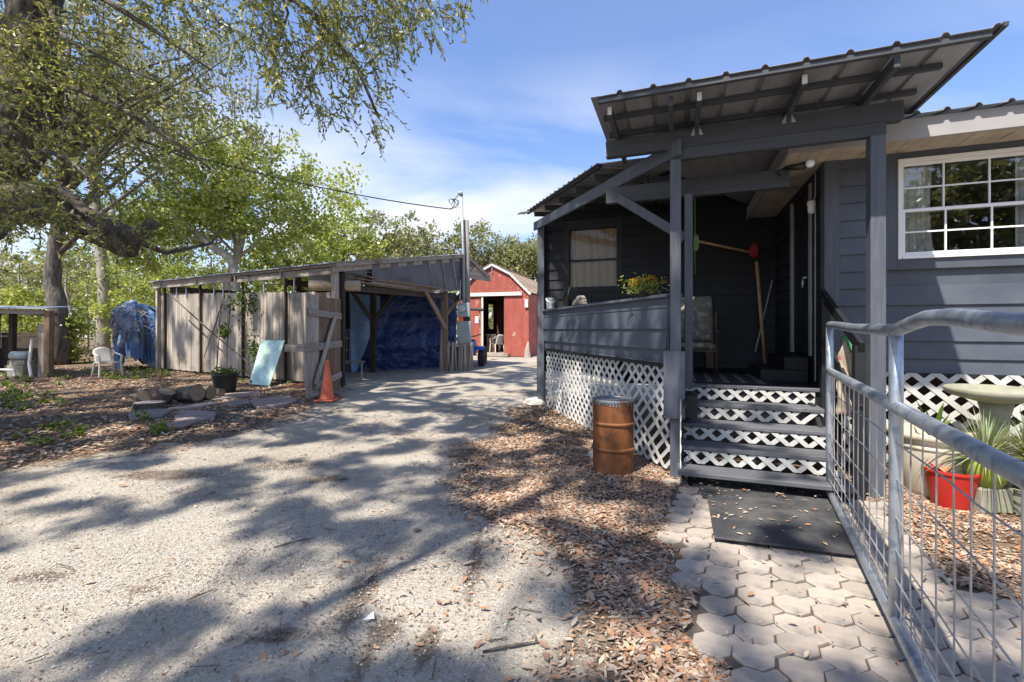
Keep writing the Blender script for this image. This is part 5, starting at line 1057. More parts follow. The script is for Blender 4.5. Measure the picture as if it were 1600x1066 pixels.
m = MB(); m.bar(SH(DX0 - 1.0, -.06, DZ1 + .09), SH(-.32, -.06, DZ1 + .09), .05, .17); m.build('door_track', M['trimwhite'], shed)
m = MB(); m.bar(SH(DX0 + .06, -.03, .15), SH(DX0 + .06, -.03, DZ1), .09, .03); m.build('door_trim', M['trimwhite'], shed)
gm = [(-SW - .12, EZ - .09)] + gam()[1:4] + [(.12, EZ - .09)]
for i in range(4):
    (x0, z0), (x1, z1) = gm[i], gm[i + 1]; m = MB(); m.bar(SH(x0, -.10, z0 + .04), SH(x1, -.10, z1 + .04), .03, .13); m.build('white_trim', M['trimwhite'], shed)
    # shingle courses
    n_c = 7; ln = math.hypot(x1 - x0, z1 - z0)
    for c_ in range(n_c):
        f0, f1 = c_ / n_c, (c_ + 1) / n_c
        lo_first = (i < 2)
        fa, fb = (f0, f1) if lo_first else (1 - f0, 1 - f1)
        xa, za = x0 + (x1 - x0) * fa, z0 + (z1 - z0) * fa; xb, zb = x0 + (x1 - x0) * fb, z0 + (z1 - z0) * fb
        m = MB(); m.add([SH(xa, -.14, za + .135), SH(xa, SD_ + .1, za + .135), SH(xb, SD_ + .1, zb + .115), SH(xb, -.14, zb + .115), SH(xa, -.14, za + .10), SH(xa, SD_ + .1, za + .10)], [(0, 1, 2, 3), (0, 4, 5, 1)])
        m.build('shingle_course', M['shingle'], shed, solid=.012)
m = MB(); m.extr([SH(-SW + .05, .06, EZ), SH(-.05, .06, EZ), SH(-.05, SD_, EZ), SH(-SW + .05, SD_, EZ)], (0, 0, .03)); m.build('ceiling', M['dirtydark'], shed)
m = MB(); p = SH(-SW / 2, -.05, AZ - .38); m.bar(p, p + Vector((0, 0, .3)), .04, .02); m.build('hook', M['galv'], shed)
m = MB(); p = SH(-.10, -.05, 2.35); m.bar(p, p + Vector((0, 0, .38)), .16, .08); m.build('wall_box', M['trimwhite'], shed)
cc_ = SH(-1.72, .42, .2); resin_chair('resin_chair', 'white resin chair with dark cloth just inside the shed doorway', cc_, math.radians(-150))
m = MB(); m.grid(lambda a, b_: cc_ + Vector((-.28 + .42 * a, -.25 + .1 * b_, .42 + .42 * b_ + .05 * math.sin(a * 8))), 8, 8); tag(m.build('dark_cloth', M['blackpot'], smooth=True, solid=.03), 'dark cloth thrown over the chair in the shed', 'cloth')
dk = thing('work_desk', 'brown wooden desk inside the shed doorway', 'desk', SH(-2.2, .8, .2))
p = SH(-2.05, .9, .2); m = MB(); m.bar(p + Vector((-.4, 0, .86)), p + Vector((.12, -.05, .86)), .6, .04); m.build('top', M['brownwood'], dk); m = MB(); m.bar(p + Vector((-.13, -.02, 0)), p + Vector((-.13, -.02, .84)), .45, .5); m.build('drawers', M['brownwood'], dk)
q = SH(-.03, -.12, 0); m = MB(); m.tube([q + Vector((.02, 0, 0)), q + Vector((.0, .02, .4)), q + Vector((.05, .02, .75))], [.16, .10, .03], 8, wob=.25); tag(m.build('dead_stump', M['palebark']), 'pale dead stump at the shed corner', 'stump')

# ================================================================== TREES
def clump_leaves(centers, radii, per, L, W_, mode='quad', flat=.75):
    per = np.broadcast_to(np.asarray(per), (len(centers),)).astype(int); c = np.repeat(np.asarray(centers, float), per, axis=0); r = np.repeat(np.broadcast_to(np.asarray(radii, float), (len(centers),)), per)
    d = unit(rng.normal(size=c.shape)) * (rng.uniform(0, 1, len(c)) ** .5)[:, None] * r[:, None]; d[:, 2] *= flat
    sz = rng.uniform(.7, 1.25, len(c))
    return (quad_leaves if mode == 'quad' else leaf_arrays)(c + d, L * sz, W_ * sz)
def shade_index(n_clumps, per, nm, quads_per=1):
    """leaf colours: each clump leans to one tone, as sprays of new and old leaves do"""
    lean = rng.integers(0, nm, n_clumps); per = np.broadcast_to(np.asarray(per), (n_clumps,)).astype(int); base = np.repeat(lean, per); rnd_ = rng.integers(0, nm, len(base)); pick = rng.uniform(0, 1, len(base)) < .6
    return np.repeat(np.where(pick, base, rnd_), quads_per)
def blob_points(blobs, n):
    out = []
    tot = sum(b[1][0] * b[1][1] * b[1][2] for b in blobs)
    for c, r in blobs:
        k = max(3, int(n * r[0] * r[1] * r[2] / tot)); d = unit(rng.normal(size=(k, 3))) * (rng.uniform(.12, 1, k) ** .45)[:, None]
        out.append(np.array(c) + d * np.array(r))
    return np.concatenate(out)
def rough_tube(m, pts, rs, n=16, k=5, amp=.07):
    """a limb with lumpy bark: the path is smoothed and its rings jittered"""
    pts = [Vector(p) for p in pts]; N = len(pts); P2, R2 = [], []
    for i in range(N - 1):
        p0, p1, p2, p3 = pts[max(i - 1, 0)], pts[i], pts[i + 1], pts[min(i + 2, N - 1)]
        for j in range(k):
            t_ = j / k; q = .5 * ((2 * p1) + (p2 - p0) * t_ + (2 * p0 - 5 * p1 + 4 * p2 - p3) * t_ ** 2 + (3 * p1 - p0 - 3 * p2 + p3) * t_ ** 3); P2.append(q); R2.append(rs[i] + (rs[i + 1] - rs[i]) * t_)
    P2.append(pts[-1]); R2.append(rs[-1]); m.tube(P2, [r * random.uniform(.95, 1.06) for r in R2], n, wob=amp)
def tree(name, label, base, path, r0, blobs, n, cr, per, L, W_, mats, bark='darkbark', limbs=10, group=None, moss=0, cat='tree'):
    t_ = thing(name, label, cat, base, group=group); base = Vector(base)
    pts = [Vector(p) for p in path]; m = MB(); N = len(pts)
    rough_tube(m, pts, [r0 * (1.2 if i == 0 else 1) * (1 - .55 * i / (N - 1)) for i in range(N)], 14 if r0 > .3 else 10)
    cen = blob_points(blobs, n)
    order = rng.permutation(len(cen))[:limbs]
    for i in order:
        f = random.uniform(.45, 1.0); k = f * (N - 1); j = min(int(k), N - 2); s_ = pts[j].lerp(pts[j + 1], k - j); e = Vector(cen[i]); mid = s_.lerp(e, .5) + Vector((random.uniform(-.3, .3), random.uniform(-.3, .3), .06 * (e - s_).length)); q1 = s_.lerp(mid, .5) + Vector((0, 0, random.uniform(-.1, .2)))
        rr = r0 * .38 * (1 - .4 * f); m.tube([s_, q1, mid, e], [rr, rr * .75, rr * .5, rr * .18], 6)
    m.build('trunk', M[bark], t_, smooth=True)
    V_, Q_ = clump_leaves(cen, cr * rng.uniform(.7, 1.3, len(cen)), per, L, W_)
    bulk('crown', V_, Q_, [M[x] for x in mats], shade_index(len(cen), per, len(mats)), t_)
    if moss:
        pk = cen[rng.integers(0, len(cen), moss)] + rng.normal(size=(moss, 3)) * .4; ax = np.tile(np.array([[0, 0, -1.0]]), (moss, 1)) + rng.normal(size=(moss, 3)) * .08
        ln = rng.uniform(.5, 1.6, moss); V_, Q_ = quad_leaves(pk - np.stack([0 * ln, 0 * ln, ln / 2], 1), ln, .07, ax); bulk('hanging_moss', V_, Q_, [M['moss']], None, t_)
    return t_

# --- the great oak at the left: limbs, hanging sprays and a crown that spreads over the drive
oak = thing('oak_tree', 'huge gnarled live oak with a sawn-off limb leaning over the drive', 'tree', (-8.9, 6.3, 0))
m = MB()
J = P(15, 300, 6.2)
rough_tube(m, [(-9.2, 6.4, -.1), (-8.9, 6.35, .5), (-8.55, 6.3, 1.5), (-8.0, 6.25, 2.5), (-7.4, 6.2, 3.1), J], [.75, .58, .50, .46, .42, .36], 22, 8, .085)
rough_tube(m, [(-8.1, 6.25, 2.4), (-7.6, 6.2, 3.4), P(12, 250, 6.2), P(28, 170, 6.2), P(42, 90, 6.25), P(55, 10, 6.3), P(75, -90, 6.3), P(110, -220, 6.3)], [.40, .38, .33, .30, .27, .26, .25, .22], 22, 8, .085)
rough_tube(m, [P(-90, 350, 6.2), P(-20, 318, 6.2), P(45, 318, 6.15), P(85, 318, 6.1), P(112, 338, 6.05), P(150, 355, 6.0), P(185, 372, 5.95), P(205, 384, 5.93), P(210, 388, 5.92)], [.34, .30, .27, .24, .21, .20, .20, .18, .10], 22, 8, .085)
rough_tube(m, [P(196, 376, 5.95), P(226, 362, 5.95), P(240, 345, 6.0)], [.12, .09, .07], 22, 8, .085)
m.tube([P(60, -40, 6.3), P(90, 100, 6.6), P(85, 200, 7.2), P(75, 240, 7.6)], [.12, .10, .08, .05], 8)
TOP = P(110, -220, 6.3)
twig_roots = []
for pth, r0 in (([P(40, 120, 6.1), P(110, 135, 5.7), P(190, 170, 5.4), P(270, 220, 5.2), P(330, 265, 5.1)], .045), ([P(45, 150, 6.2), P(130, 180, 6.6), P(210, 215, 6.9), P(300, 250, 7.0)], .04), ([P(70, -60, 6.2), P(180, 10, 6.0), P(260, 60, 5.8), P(330, 110, 5.7)], .05), ([P(80, -90, 6.3), P(250, -60, 6.0), P(420, -30, 5.8), P(500, 30, 5.7), P(560, 110, 5.6), P(590, 180, 5.6)], .06), ([P(250, -60, 6.0), P(420, -70, 6.6), P(580, -20, 6.6), P(640, 40, 6.5)], .045),
                ([P(420, -60, 5.8), P(600, -50, 5.4), P(720, -10, 5.3)], .035), ([P(20, 260, 6.1), P(70, 235, 5.3), P(110, 250, 4.9), P(150, 290, 4.8)], .035), ([P(200, 372, 5.95), P(260, 395, 6.6), P(330, 380, 7.2), P(345, 360, 7.5)], .05), ([P(420, -60, 6.1), P(450, 20, 6.3), P(430, 90, 6.4)], .03), ([P(60, -20, 6.2), P(100, 60, 5.6), P(170, 95, 5.2), P(250, 130, 5.0)], .035)):
    m.tube(pth, [r0 * (1 - .75 * i / (len(pth) - 1)) for i in range(len(pth))], 7); twig_roots.append(pth)
# hanging sprays of leaves
def sprays(polys):
    tw_pos, tw_ax, tp_m = [], [], MB()
    for poly, n, d0, d1, droop in polys:
        k = 0; x0, x1 = min(p[0] for p in poly), max(p[0] for p in poly); y0, y1 = min(p[1] for p in poly), max(p[1] for p in poly)
        seeds = [(random.uniform(x0, x1), random.uniform(y0, y1)) for _ in range(max(8, n // 9))]
        while k < n:
            sx, sy = random.choice(seeds); x, y = sx + random.gauss(0, 22), sy + random.gauss(0, 22)
            if not in_poly(np.array([x]), np.array([y]), poly)[0]: 
                if random.random() < .02: seeds.append((random.uniform(x0, x1), random.uniform(y0, y1)))
                continue
            k += 1; p = P(x, y, random.uniform(d0, d1)); dr = Vector((random.gauss(.35, .5), random.gauss(0, .5), -droop + random.gauss(0, .35))).normalized(); ln = random.uniform(.16, .38)
            q = p + dr * ln * .6 + Vector((0, 0, .02)); e = p + dr * ln + Vector((0, 0, -.05)); tp_m.tube([p - dr * .06, q, e], [.004, .003, .0015], 4)
            for i in range(11):
                f = (i + .5) / 11; c = p.lerp(q, f * 1.6) if f < .62 else q.lerp(e, (f - .62) / .38); ax = dr + Vector((random.gauss(0, .8), random.gauss(0, .8), random.gauss(-.1, .6))); tw_pos.append(c + ax.normalized() * .03); tw_ax.append(ax)
    return np.array([tuple(p) for p in tw_pos]), np.array([tuple(a) for a in tw_ax]), tp_m
PA = [(370, -40), (750, -40), (735, 8), (690, 40), (650, 95), (632, 80), (606, 120), (604, 215), (590, 232), (560, 165), (520, 205), (480, 175), (430, 165), (400, 90)]
PB = [(-30, -30), (400, -30), (405, 60), (380, 70), (300, 40), (330, 150), (320, 240), (250, 300), (180, 330), (60, 300), (-30, 330)]
PC = [(-20, 20), (120, 60), (170, 200), (110, 330), (-20, 390)]
PD = [(60, 330), (210, 345), (250, 380), (150, 400), (60, 390)]
pos, axs, tm_ = sprays([(PA, 640, 5.0, 6.8, .8), (PB, 720, 5.2, 7.4, .35), (PC, 240, 4.8, 5.9, .3), (PD, 36, 5.5, 5.9, .2)])
for k in range(len(tm_.f)): tm_.m[k] = 0
m.v, m.f, m.m = m.v + tm_.v, m.f + [tuple(i + len(m.v) for i in f) for f in tm_.f], m.m + tm_.m
V_, Q_ = leaf_arrays(pos, rng.uniform(.05, .085, len(pos)), rng.uniform(.018, .03, len(pos)), axs, fold=.15)
bulk('foliage', V_, Q_, [M['oak0'], M['oak1'], M['oak2'], M['oak3']], np.repeat(rng.choice(4, len(pos), p=[.38, .34, .2, .08]), 2), oak)
# crown overhead; gaps are left where the photograph shows sun on the ground
LITZ = [(775, 625, 75, 22), (900, 655, 60, 14), (800, 690, 70, 18), (470, 712, 75, 26), (330, 700, 50, 10), (600, 650, 80, 12), (560, 690, 45, 14), (120, 850, 190, 45), (330, 800, 90, 20), (480, 850, 70, 14), (40, 760, 60, 14), (300, 870, 80, 14), (60, 1010, 90, 34), (640, 890, 45, 25), (600, 785, 45, 14), (930, 1010, 80, 50), (1060, 1010, 70, 40), (700, 1000, 40, 24), (860, 910, 50, 22),
        (1290, 980, 130, 70), (1230, 900, 70, 20), (1420, 980, 90, 50), (1500, 850, 90, 30), (1560, 800, 80, 30), (120, 602, 150, 12), (330, 600, 70, 6), (690, 605, 60, 8), (430, 640, 60, 5), (1090, 830, 40, 22), (760, 575, 60, 4), (950, 690, 40, 12), (1215, 700, 60, 30), (640, 625, 70, 6), (540, 640, 40, 5), (390, 770, 60, 12), (520, 780, 40, 10), (20, 820, 80, 20)]
LW = []
for (x, y, rx, ry) in LITZ: c = G(x, y); LW.append((c.x, c.y, .72 * rx / FPX * c.y, max(.12, abs(G(x, y - ry).y - G(x, y + ry).y) / 2)))
sx_, sy_ = LDIR.x / -LDIR.z, LDIR.y / -LDIR.z
cen, crr = [], []; tries = 0
while len(cen) < 4200 and tries < 30000:
    tries += 1; lx, ly = random.uniform(-15, 3.1), random.uniform(-.5, 17)
    if lx > 2.0 + .15 * ly and random.random() < .8: continue
    r_ = random.uniform(.09, .30)
    if float(vnoise(lx, ly, 1.9, 55)) > .66 or (ly > 10.5 and random.random() < .15): continue
    if random.random() < (.88 if r_ > .17 else .62) and any(((lx - a) / (c + r_ * .2)) ** 2 + ((ly - b) / (d + r_ * .2)) ** 2 < .9 for a, b, c, d in LW): continue
    ok = False
    for _ in range(6):
        z = random.uniform(7.5, 13.0) + (max(0, ly - 7) * .35); x, y = lx - sx_ * z, ly - sy_ * z
        if y < .4: ok = True; break
        px, py = CX + x / y * FPX, CY - (z - EYE) / y * FPX; mrg = FPX * r_ * 1.3 / y
        if py < -mrg or px < -mrg: ok = True; break
    if ok: cen.append((x, y, z)); crr.append(r_)
cen = np.array(cen); crr = np.array(crr)
per = (crr ** 2 * 950).astype(int) + 8
V_, Q_ = clump_leaves(cen, crr, per, .13, .075, flat=.6)
bulk('crown', V_, Q_, [M['oak0'], M['oak1'], M['oak2']], shade_index(len(cen), per, 3), oak)
nodes = [(TOP, .11)]; pick = [Vector(cen[i]) for i in rng.permutation(len(cen))[:34]]
pick.sort(key=lambda q: (q - TOP).length)
for q in pick:                                     # forked limbs, each new one leaving the nearest older one
    p, r_ = min(nodes, key=lambda nd: (nd[0] - q).length); r2 = max(.022, r_ * .78); h_ = (q - p)
    m.tube([p, p + h_ * .3 + Vector((random.uniform(-.25, .25), random.uniform(-.25, .25), .15)), p + h_ * .65 + Vector((random.uniform(-.25, .25), random.uniform(-.25, .25), .2)), q], [r_, r_ * .9, r2 * 1.05, r2], 8, wob=.06); nodes.append((q, r2))
for i in range(len(cen)):
    if i % 4: continue
    c = Vector(cen[i]); h_, r_ = min(nodes, key=lambda nd: (nd[0] - c).length)
    if not .3 < (h_ - c).length < 2.6: continue
    m.tube([h_, h_.lerp(c, .5) + Vector((random.uniform(-.2, .2), random.uniform(-.2, .2), .1)), c], [.02, .015, .008], 5)
m.build('trunk', M['bark'], oak, smooth=True)

# --- trees beyond
def at(x, y, d): return tuple(P(x, y, d))
MAPLE, OLIVE = ['map0', 'map1', 'map2'], ['olv0', 'olv1', 'olv2']
def gb(x, d): q = P(x, 500, d); return (q.x, q.y, float(gz(d)))
tree('maple_tree', 'bright green leafy tree with forked pale trunk rising behind the carport', gb(355, 21), [gb(350, 21), at(352, 470, 21), at(362, 425, 21), at(378, 370, 21), at(372, 310, 21), at(385, 250, 21)], .24,
     [(at(400, 285, 21), (3.2, 2.4, 2.6)), (at(505, 300, 20.5), (2.0, 1.6, 1.3)), (at(320, 260, 21), (2.2, 2.0, 2.0)), (at(430, 350, 21), (2.6, 2.0, 1.6)), (at(300, 340, 22), (2.6, 2.0, 1.6))], 230, .70, 66, .18, .12, MAPLE, 'palebark', 30)
tree('maple_tree', 'smaller bright green tree arching over the picket side of the carport', gb(300, 20), [gb(372, 20), at(365, 420, 20), at(330, 385, 20), at(290, 350, 20), at(262, 330, 20)], .18,
     [(at(270, 330, 20), (2.0, 1.6, 1.3)), (at(330, 345, 20.5), (1.6, 1.5, 1.2)), (at(230, 380, 20), (1.6, 1.6, 1.4))], 110, .6, 48, .19, .12, MAPLE, 'palebark', 14)
tree('mossy_oak', 'tall grey-green oak hung with moss and a thick scarred trunk', gb(85, 17.5), [gb(88, 17.5), at(90, 480, 17.5), at(82, 430, 17.5), at(95, 330, 17.5), at(110, 220, 17.5), at(160, 120, 17.5)], .33,
     [(at(130, 90, 17.5), (3.6, 2.6, 2.4)), (at(270, 110, 17.5), (2.9, 2.4, 1.9)), (at(370, 170, 17), (1.6, 1.5, 1.1)), (at(60, 220, 18), (2.6, 2.4, 2.0)), (at(215, 190, 18), (2.2, 2.0, 1.4)), (at(340, 40, 17), (2.2, 2.0, 1.3))], 290, .6, 46, .17, .075, OLIVE, 'darkbark', 34, moss=420)
tree('pale_oak', 'slender pale-barked oak standing behind the great leaning limb', gb(150, 24), [gb(160, 24), at(162, 440, 24), at(150, 330, 24), at(145, 230, 24), at(185, 170, 24), at(250, 130, 24)], .28,
     [(at(200, 160, 24), (4.0, 3, 2.4)), (at(110, 190, 24), (2.6, 2.4, 2.0)), (at(290, 220, 24), (3.0, 2.4, 1.8))], 170, .7, 44, .22, .10, OLIVE, 'palebark', 24, moss=160)
far_trees = [('hazy green tree standing far behind the carport roof', 600, 372, 33, 3.6, 2.2, OLIVE), ('pale feathery tree beyond the carport ridge', 655, 385, 36, 2.8, 1.9, OLIVE), ('round tree crown behind the service pole', 742, 385, 36, 2.6, 2.0, OLIVE), ('tree crown just above the red shed roof', 790, 398, 38, 2.6, 1.7, OLIVE), ('tree at the back beside the porch eave', 835, 402, 36, 2.3, 1.5, OLIVE),
             ('green tree filling the gap left of the carport ridge', 540, 365, 29, 2.6, 2.2, MAPLE), ('dense green tree over the middle of the tin roof', 470, 395, 26, 2.6, 1.9, MAPLE)]
for lab, x, y, d_, rx, rz_, mt in far_trees:
    b = gb(x, d_); c = at(x, y, d_)
    tree('background_tree', lab, b, [b, (b[0] + .1, b[1], b[2] + 2), (c[0] - .2, c[1], c[2] - 1), c], .20, [(c, (rx, rx * .8, rz_)), ((c[0] + rx * .5, c[1], c[2] - rz_ * .7), (rx * .7, rx * .6, rz_ * .8)), ((c[0] - rx * .5, c[1], c[2] - rz_ * .6), (rx * .7, rx * .6, rz_ * .8))], 120, .66, 34, .26, .15, mt, 'darkbark', 18, 'trees beyond the outbuildings')
shr = [('dense green thicket shrub behind the tarp heap', 205, 440, 24, 2.4, 2.2, MAPLE), ('mossy grey-green shrub beside the thick scarred trunk', 30, 420, 23, 2.6, 2.6, OLIVE), ('tall leafy shrub between the trunk and the tarp heap', 135, 430, 26, 2.4, 2.6, MAPLE), ('green sapling cluster over the left end of the tin roof', 255, 400, 26, 2.6, 2.4, MAPLE), ('low bush by the pump shelter roof', 40, 480, 22, 1.5, 1.0, MAPLE), ('grey-green bush far left behind the shelter', -40, 430, 26, 3, 3, OLIVE), ('leafy bush behind the carport opening', 540, 500, 23, 1.6, 1.5, MAPLE), ('broad shrub rising above the picket wall', 330, 410, 25, 3.0, 2.2, MAPLE), ('small bush at the foot of the scarred trunk', 108, 512, 18, .6, .5, MAPLE)]
for lab, x, y, d_, rx, rz_, mt in shr:
    b = gb(x, d_); c = at(x, y, d_)
    tree('shrub', lab, b, [b, (b[0] + .1, b[1], b[2] + .6), (c[0], c[1], max(c[2] - .5, b[2] + .9)), (c[0], c[1], max(c[2] + .3, b[2] + 1.2))], .07, [(c, (rx, rx * .7, rz_)), ((c[0], c[1], (c[2] + b[2]) / 2), (rx * .9, rx * .6, max(.3, (c[2] - b[2]) * .55)))], int(60 * min(1.5, rx)) + 8, .45, 44, .15, .09, mt, 'palebark', 9, 'woodland shrubs', cat='shrub', moss=60 if mt is OLIVE else 0)
for lab, x, d_, r_ in (('thin straight trunk between the mossy oak and the tarp heap', 160, 24.5, .18), ('thin leaning trunk just left of the tarp heap', 185, 27, .16), ('slim dark sapling beside the pale road', 113, 20, .08)):
    b = gb(x, d_); t_ = P(x - 8, 330 if r_ > .1 else 420, d_); tree('young_tree', lab, b, [b, tuple(Vector(b).lerp(t_, .4) + Vector((.12, 0, 0))), tuple(Vector(b).lerp(t_, .75) - Vector((.1, 0, 0))), tuple(t_)], r_, [(tuple(t_), (1.6, 1.4, 1.3))], 34, .5, 36, .15, .08, MAPLE if r_ > .15 else OLIVE, 'palebark', 6, 'young woodland trees')
for k, (x, y, lab) in enumerate(((3, -15, 'grey-green yard tree mirrored in the left window panes'), (6.5, -13, 'dense yard tree mirrored in the middle window panes'), (10, -14, 'spreading yard tree mirrored in the right window panes'), (14, -15, 'yard tree across the lawn from the front window'), (-3, -19, 'yard tree far behind the pipe railing'))):
    c = (x, y, 5.0); tree('yard_tree', lab, (x, y, 0), [(x, y, 0), (x + .1, y, 2), (x, y + .2, 4), (x, y, 5.5)], .28, [(c, (2.9, 2.4, 3.6))], 190, .7, 46, .28, .17, OLIVE if k % 2 else MAPLE, 'darkbark', 12, 'trees across the yard')
# far wood
n_ = 26000; xw = rng.uniform(-75, 60, n_); yw = 52 + 22 * rng.uniform(0, 1, n_) + 4 * vnoise(xw, xw * 0, .12, 8); top = 4.2 + 3.2 * vnoise(xw, xw * 0 + 3, .11, 4) + 1.8 * vnoise(xw, xw * 0, .5, 9) + np.clip(-xw - 8, 0, 22) * .14
zw = 1.0 + (top) * rng.uniform(0, 1, n_) ** .75
V_, Q_ = quad_leaves(np.stack([xw, yw, zw], 1), rng.uniform(.5, 1.0, n_), rng.uniform(.35, .65, n_))
fw = bulk('far_wood', V_, Q_, [M['olv0'], M['olv1'], M['map0'], M['olv2']], rng.integers(0, 4, n_)); fw['label'] = 'distant belt of mixed woodland behind the yard'; fw['category'] = 'wood'

# ================================================================== LITTER, PEBBLES, WEEDS, TWIGS
def scatter(n, x0, x1, y0, y1, dens):
    x = rng.uniform(x0, x1, n); y = rng.uniform(y0, y1, n); k = rng.uniform(0, 1, n) < dens(x, y); x, y = x[k], y[k]
    # keep what the camera can reach, with a margin for a step aside
    keep = (np.abs(x) < 1.35 * y + 1.2); return x[keep], y[keep]
HB = [tuple(UV(u, v)[:2]) for u, v in ((.0, 4.95), (1.3, 4.9), (1.3, 5.6), (5.6, 5.95), (5.6, 9), (-2.4, 8.5))]
def dens_leaf(x, y):
    base = litter_mask(x, y); patch = np.clip(1.5 * vnoise(x, y, 2.2, 21) * (.4 + vnoise(x, y, .8, 22)), .12, 1)
    d = np.where(base > .8, patch, .010 + .75 * base ** 1.6 * patch)
    pv = in_poly(x, y, PAVED); near_p = np.zeros(len(x), bool); ip = np.where(pv)[0]; CL = np.array(cells)
    for k in range(0, len(ip), 4000): q = ip[k:k + 4000]; near_p[q] = (np.hypot(x[q, None] - CL[None, :, 0], y[q, None] - CL[None, :, 1]).min(1) < .125)
    d = np.where(pv, np.where(near_p, .006, .8), d); d = np.where(in_poly(x, y, HB), 0, d); d = np.where(y > 10, d * .6, d); return d
def litter(name, n, box, L, W_, label):
    x, y = scatter(n, *box, dens_leaf); z = ground_z(x, y) + rng.uniform(.003, .016, len(x)); z = np.where(in_poly(x, y, PAVED), np.maximum(z, 0) + .034, z)
    an = rng.uniform(0, 2 * PI, len(x)); ax = np.stack([np.cos(an), np.sin(an), rng.normal(0, .22, len(x))], 1)
    sz = np.clip(rng.lognormal(-.18, .42, len(x)), .25, 1.7); V_, Q_ = leaf_arrays(np.stack([x, y, z], 1), L * sz, W_ * sz * rng.uniform(.7, 1.25, len(x)), ax, flat=.9, fold=.18)
    mi = np.repeat(rng.choice(7, len(x), p=[.17, .23, .11, .20, .07, .18, .04]), 2)
    o = bulk(name, V_, Q_, LIT, mi); o['label'] = label; o['category'] = 'leaves'; return o
litter('fallen_leaves', 330000, (-1.2, 5.2, .9, 6.4), .038, .0135, 'brown fallen oak leaves lying thick around the porch and path')
litter('fallen_leaves', 42000, (-2.5, 3.0, 5.2, 10.5), .050, .020, 'brown fallen leaves drifted along the drive by the porch')
litter('fallen_leaves', 110000, (-19, -2.0, 5.0, 17), .064, .028, 'brown leaf litter covering the yard by the picket wall')
litter('fallen_leaves', 16000, (-7, .8, .9, 7), .06, .024, 'few scattered leaves on the bare drive')
# crumbs of bark and broken leaf on the drive
x, y = scatter(90000, -7, 2.2, 1.0, 9, lambda a, b: np.clip(.05 + .9 * vnoise(a, b, 1.7, 33) ** 3 + sum(np.exp(-(((a - G(px, py).x) / (rx / FPX * G(px, py).y)) ** 2 + ((b - G(px, py).y) / max(.08, abs(G(px, py - ry).y - G(px, py).y))) ** 2)) for px, py, rx, ry in DEBRIS), 0, 1) * (1 - in_poly(a, b, PAVED)) * (1 - in_poly(a, b, HB)))
an = rng.uniform(0, 2 * PI, len(x)); ax = np.stack([np.cos(an), np.sin(an), 0 * an], 1); V_, Q_ = leaf_arrays(np.stack([x, y, ground_z(x, y) + .004], 1), rng.uniform(.008, .026, len(x)), rng.uniform(.004, .011, len(x)), ax, flat=1.0); o = bulk('bark_crumbs', V_, Q_, LIT, np.repeat(rng.choice([0, 2, 2, 5, 6, 6], len(x)), 2)); o['label'] = 'crumbs of bark and broken leaves strewn on the drive'; o['category'] = 'debris'
# leaves lying on the mats
x = rng.uniform(1.5, 2.7, 150); y = rng.uniform(2.7, 4.7, 150); MATP = gpoly([(1090, 750), (1116, 852), (1340, 878), (1290, 768)]); k = in_poly(x, y, MATP); x, y = x[k], y[k]
an = rng.uniform(0, 2 * PI, len(x)); ax = np.stack([np.cos(an), np.sin(an), 0 * an], 1); V_, Q_ = leaf_arrays(np.stack([x, y, 0 * x + .064], 1), rng.uniform(.025, .06, len(x)), .016, ax, flat=1.2); o = bulk('mat_leaves', V_, Q_, LIT, np.repeat(rng.choice([0, 1, 3, 3, 4, 5], len(x)), 2)); o['label'] = 'dry leaves strewn over the rubber mats'; o['category'] = 'leaves'
# crushed stone on the near drive
def pebbles(n, box, r0, r1, label, seed):
    dn = lambda x, y: np.clip(1 - litter_mask(x, y) * 1.15, 0, 1) * np.clip(vnoise(x, y, 1.4, seed) * 1.5 - .2, .08, 1)
    x, y = scatter(n, *box, dn); r = rng.uniform(r0, r1, len(x)) * rng.uniform(.6, 1.3, len(x)); z = ground_z(x, y)
    an = rng.uniform(0, 2 * PI, len(x)); base = np.array([[1, 0, .1], [.2, .8, .2], [-.9, .3, .0], [-.3, -.8, .1], [.15, .05, .75]])
    ca, sa_ = np.cos(an), np.sin(an); pts = np.zeros((len(x), 5, 3))
    for i, b in enumerate(base):
        j = rng.uniform(.75, 1.25, len(x)); pts[:, i, 0] = x + r * j * (b[0] * ca - b[1] * sa_); pts[:, i, 1] = y + r * j * (b[0] * sa_ + b[1] * ca); pts[:, i, 2] = z + r * b[2] * j - .001
    Q_ = (np.arange(len(x)) * 5)[:, None, None] + np.array([[0, 1, 4, 4], [1, 2, 4, 4], [2, 3, 4, 4], [3, 0, 4, 4]]); Q_ = Q_.reshape(-1, 4)[:, :3]
    o = bulk(name := 'crushed_stone', pts.reshape(-1, 3), Q_, [M['peb0'], M['peb1'], M['peb2']], np.repeat(rng.choice(3, len(x), p=[.5, .35, .15]), 4)); o['label'] = label; o['category'] = 'gravel'
M['peb0'] = surf('limestone_chip', (0.40, 0.37, 0.32), (0.54, 0.505, 0.45), 20, rough=.9, bump=0, rnd=0); M['peb1'] = surf('grey_chip', (0.30, 0.285, 0.265), (0.40, 0.38, 0.35), 20, rough=.9, bump=0, rnd=0); M['peb2'] = surf('brown_chip', (0.17, 0.125, 0.09), (0.25, 0.19, 0.14), 20, rough=.9, bump=0, rnd=0)
pebbles(80000, (-3.4, 1.9, 1.2, 5.2), .003, .0075, 'crushed pale stone on the near drive', 41); pebbles(30000, (-7, .6, 2.0, 9), .005, .010, 'loose pale stone chips along the drive', 43)
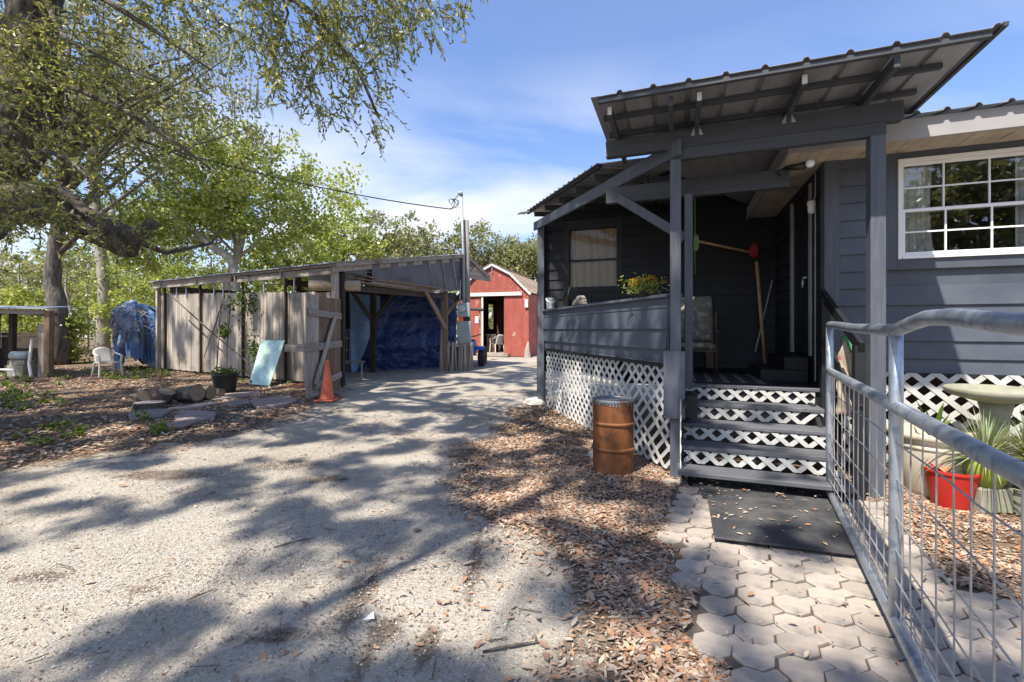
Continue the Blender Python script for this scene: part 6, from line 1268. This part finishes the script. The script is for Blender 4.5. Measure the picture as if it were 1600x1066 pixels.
# low weeds in the left yard
WP = [gpoly([(0, 600), (90, 625), (140, 690), (60, 700), (0, 690)]), gpoly([(-400, 590), (95, 583), (120, 600), (-300, 640)]), gpoly([(130, 577), (260, 573), (270, 590), (150, 600)]), gpoly([(200, 560), (480, 590), (470, 603), (380, 606), (300, 590)]), gpoly([(210, 655), (300, 668), (380, 655), (380, 668), (240, 680)])]
xs_, ys_ = [], []
for poly, n in zip(WP, (130, 110, 80, 70, 30)):
    x0, x1 = min(p[0] for p in poly), max(p[0] for p in poly); y0, y1 = min(p[1] for p in poly), max(p[1] for p in poly); x = rng.uniform(x0, x1, n * 5); y = rng.uniform(y0, y1, n * 5); k = in_poly(x, y, poly) & (vnoise(x, y, 1.1, 77) > .42); xs_.append(x[k][:n]); ys_.append(y[k][:n])
x = np.concatenate(xs_); y = np.concatenate(ys_); rep = 16; xr, yr = np.repeat(x, rep), np.repeat(y, rep); hgt = np.repeat(rng.uniform(.03, .17, len(x)), rep)
sp = hgt * .6; px_, py_ = xr + rng.normal(size=len(xr)) * sp * .5, yr + rng.normal(size=len(xr)) * sp * .5; pz_ = ground_z(xr, yr) + rng.uniform(.01, 1, len(xr)) * hgt
an = rng.uniform(0, 2 * PI, len(xr)); ax = np.stack([np.cos(an), np.sin(an), rng.uniform(.1, 1.2, len(xr))], 1); V_, Q_ = leaf_arrays(np.stack([px_, py_, pz_], 1), rng.uniform(.05, .12, len(xr)), rng.uniform(.02, .04, len(xr)), ax)
o = bulk('weeds', V_, Q_, [M['weed0'], M['weed1'], M['map1']], rng.integers(0, 3, len(Q_))); o['label'] = 'low green weeds growing in the leafy yard'; o['category'] = 'weeds'
# broken twigs on the drive
m = MB()
for k in range(34):
    px, py = random.uniform(0, 1000), random.uniform(650, 1060); c = G(px, py); a = random.uniform(0, PI); l = random.uniform(.03, .14)
    m.tube([c + Vector((0, 0, .012)), c + Vector((math.cos(a) * l, math.sin(a) * l, .016))], random.uniform(.0015, .0035), 5)
o = m.build('twigs', M['darkbark']); o['kind'] = 'stuff'; o['label'] = 'short broken twigs on the drive'; o['category'] = 'twigs'
for (x, y, l, a, lab) in ((462, 850, .26, .6, 'dark stick lying alone on the pale drive'), (800, 1015, .28, .25, 'thin dark stick on gravel near fallen leaves')):
    c = G(x, y); m = MB(); m.tube([c + Vector((-math.cos(a) * l / 2, -math.sin(a) * l / 2, .014)), c + Vector((0, 0, .02)), c + Vector((math.cos(a) * l / 2, math.sin(a) * l / 2, .014))], [.005, .007, .004], 6); tag(m.build('stick', M['darkbark']), lab, 'stick')
c = G(578, 972); m = MB(); m.extr([c + Vector((-.03, -.02, .022)), c + Vector((.025, -.005, .02)), c + Vector((.005, .045, .028))], (0, 0, .001)); tag(m.build('paper_scrap', M['vinyl']), 'white paper scrap lying on the drive', 'paper')
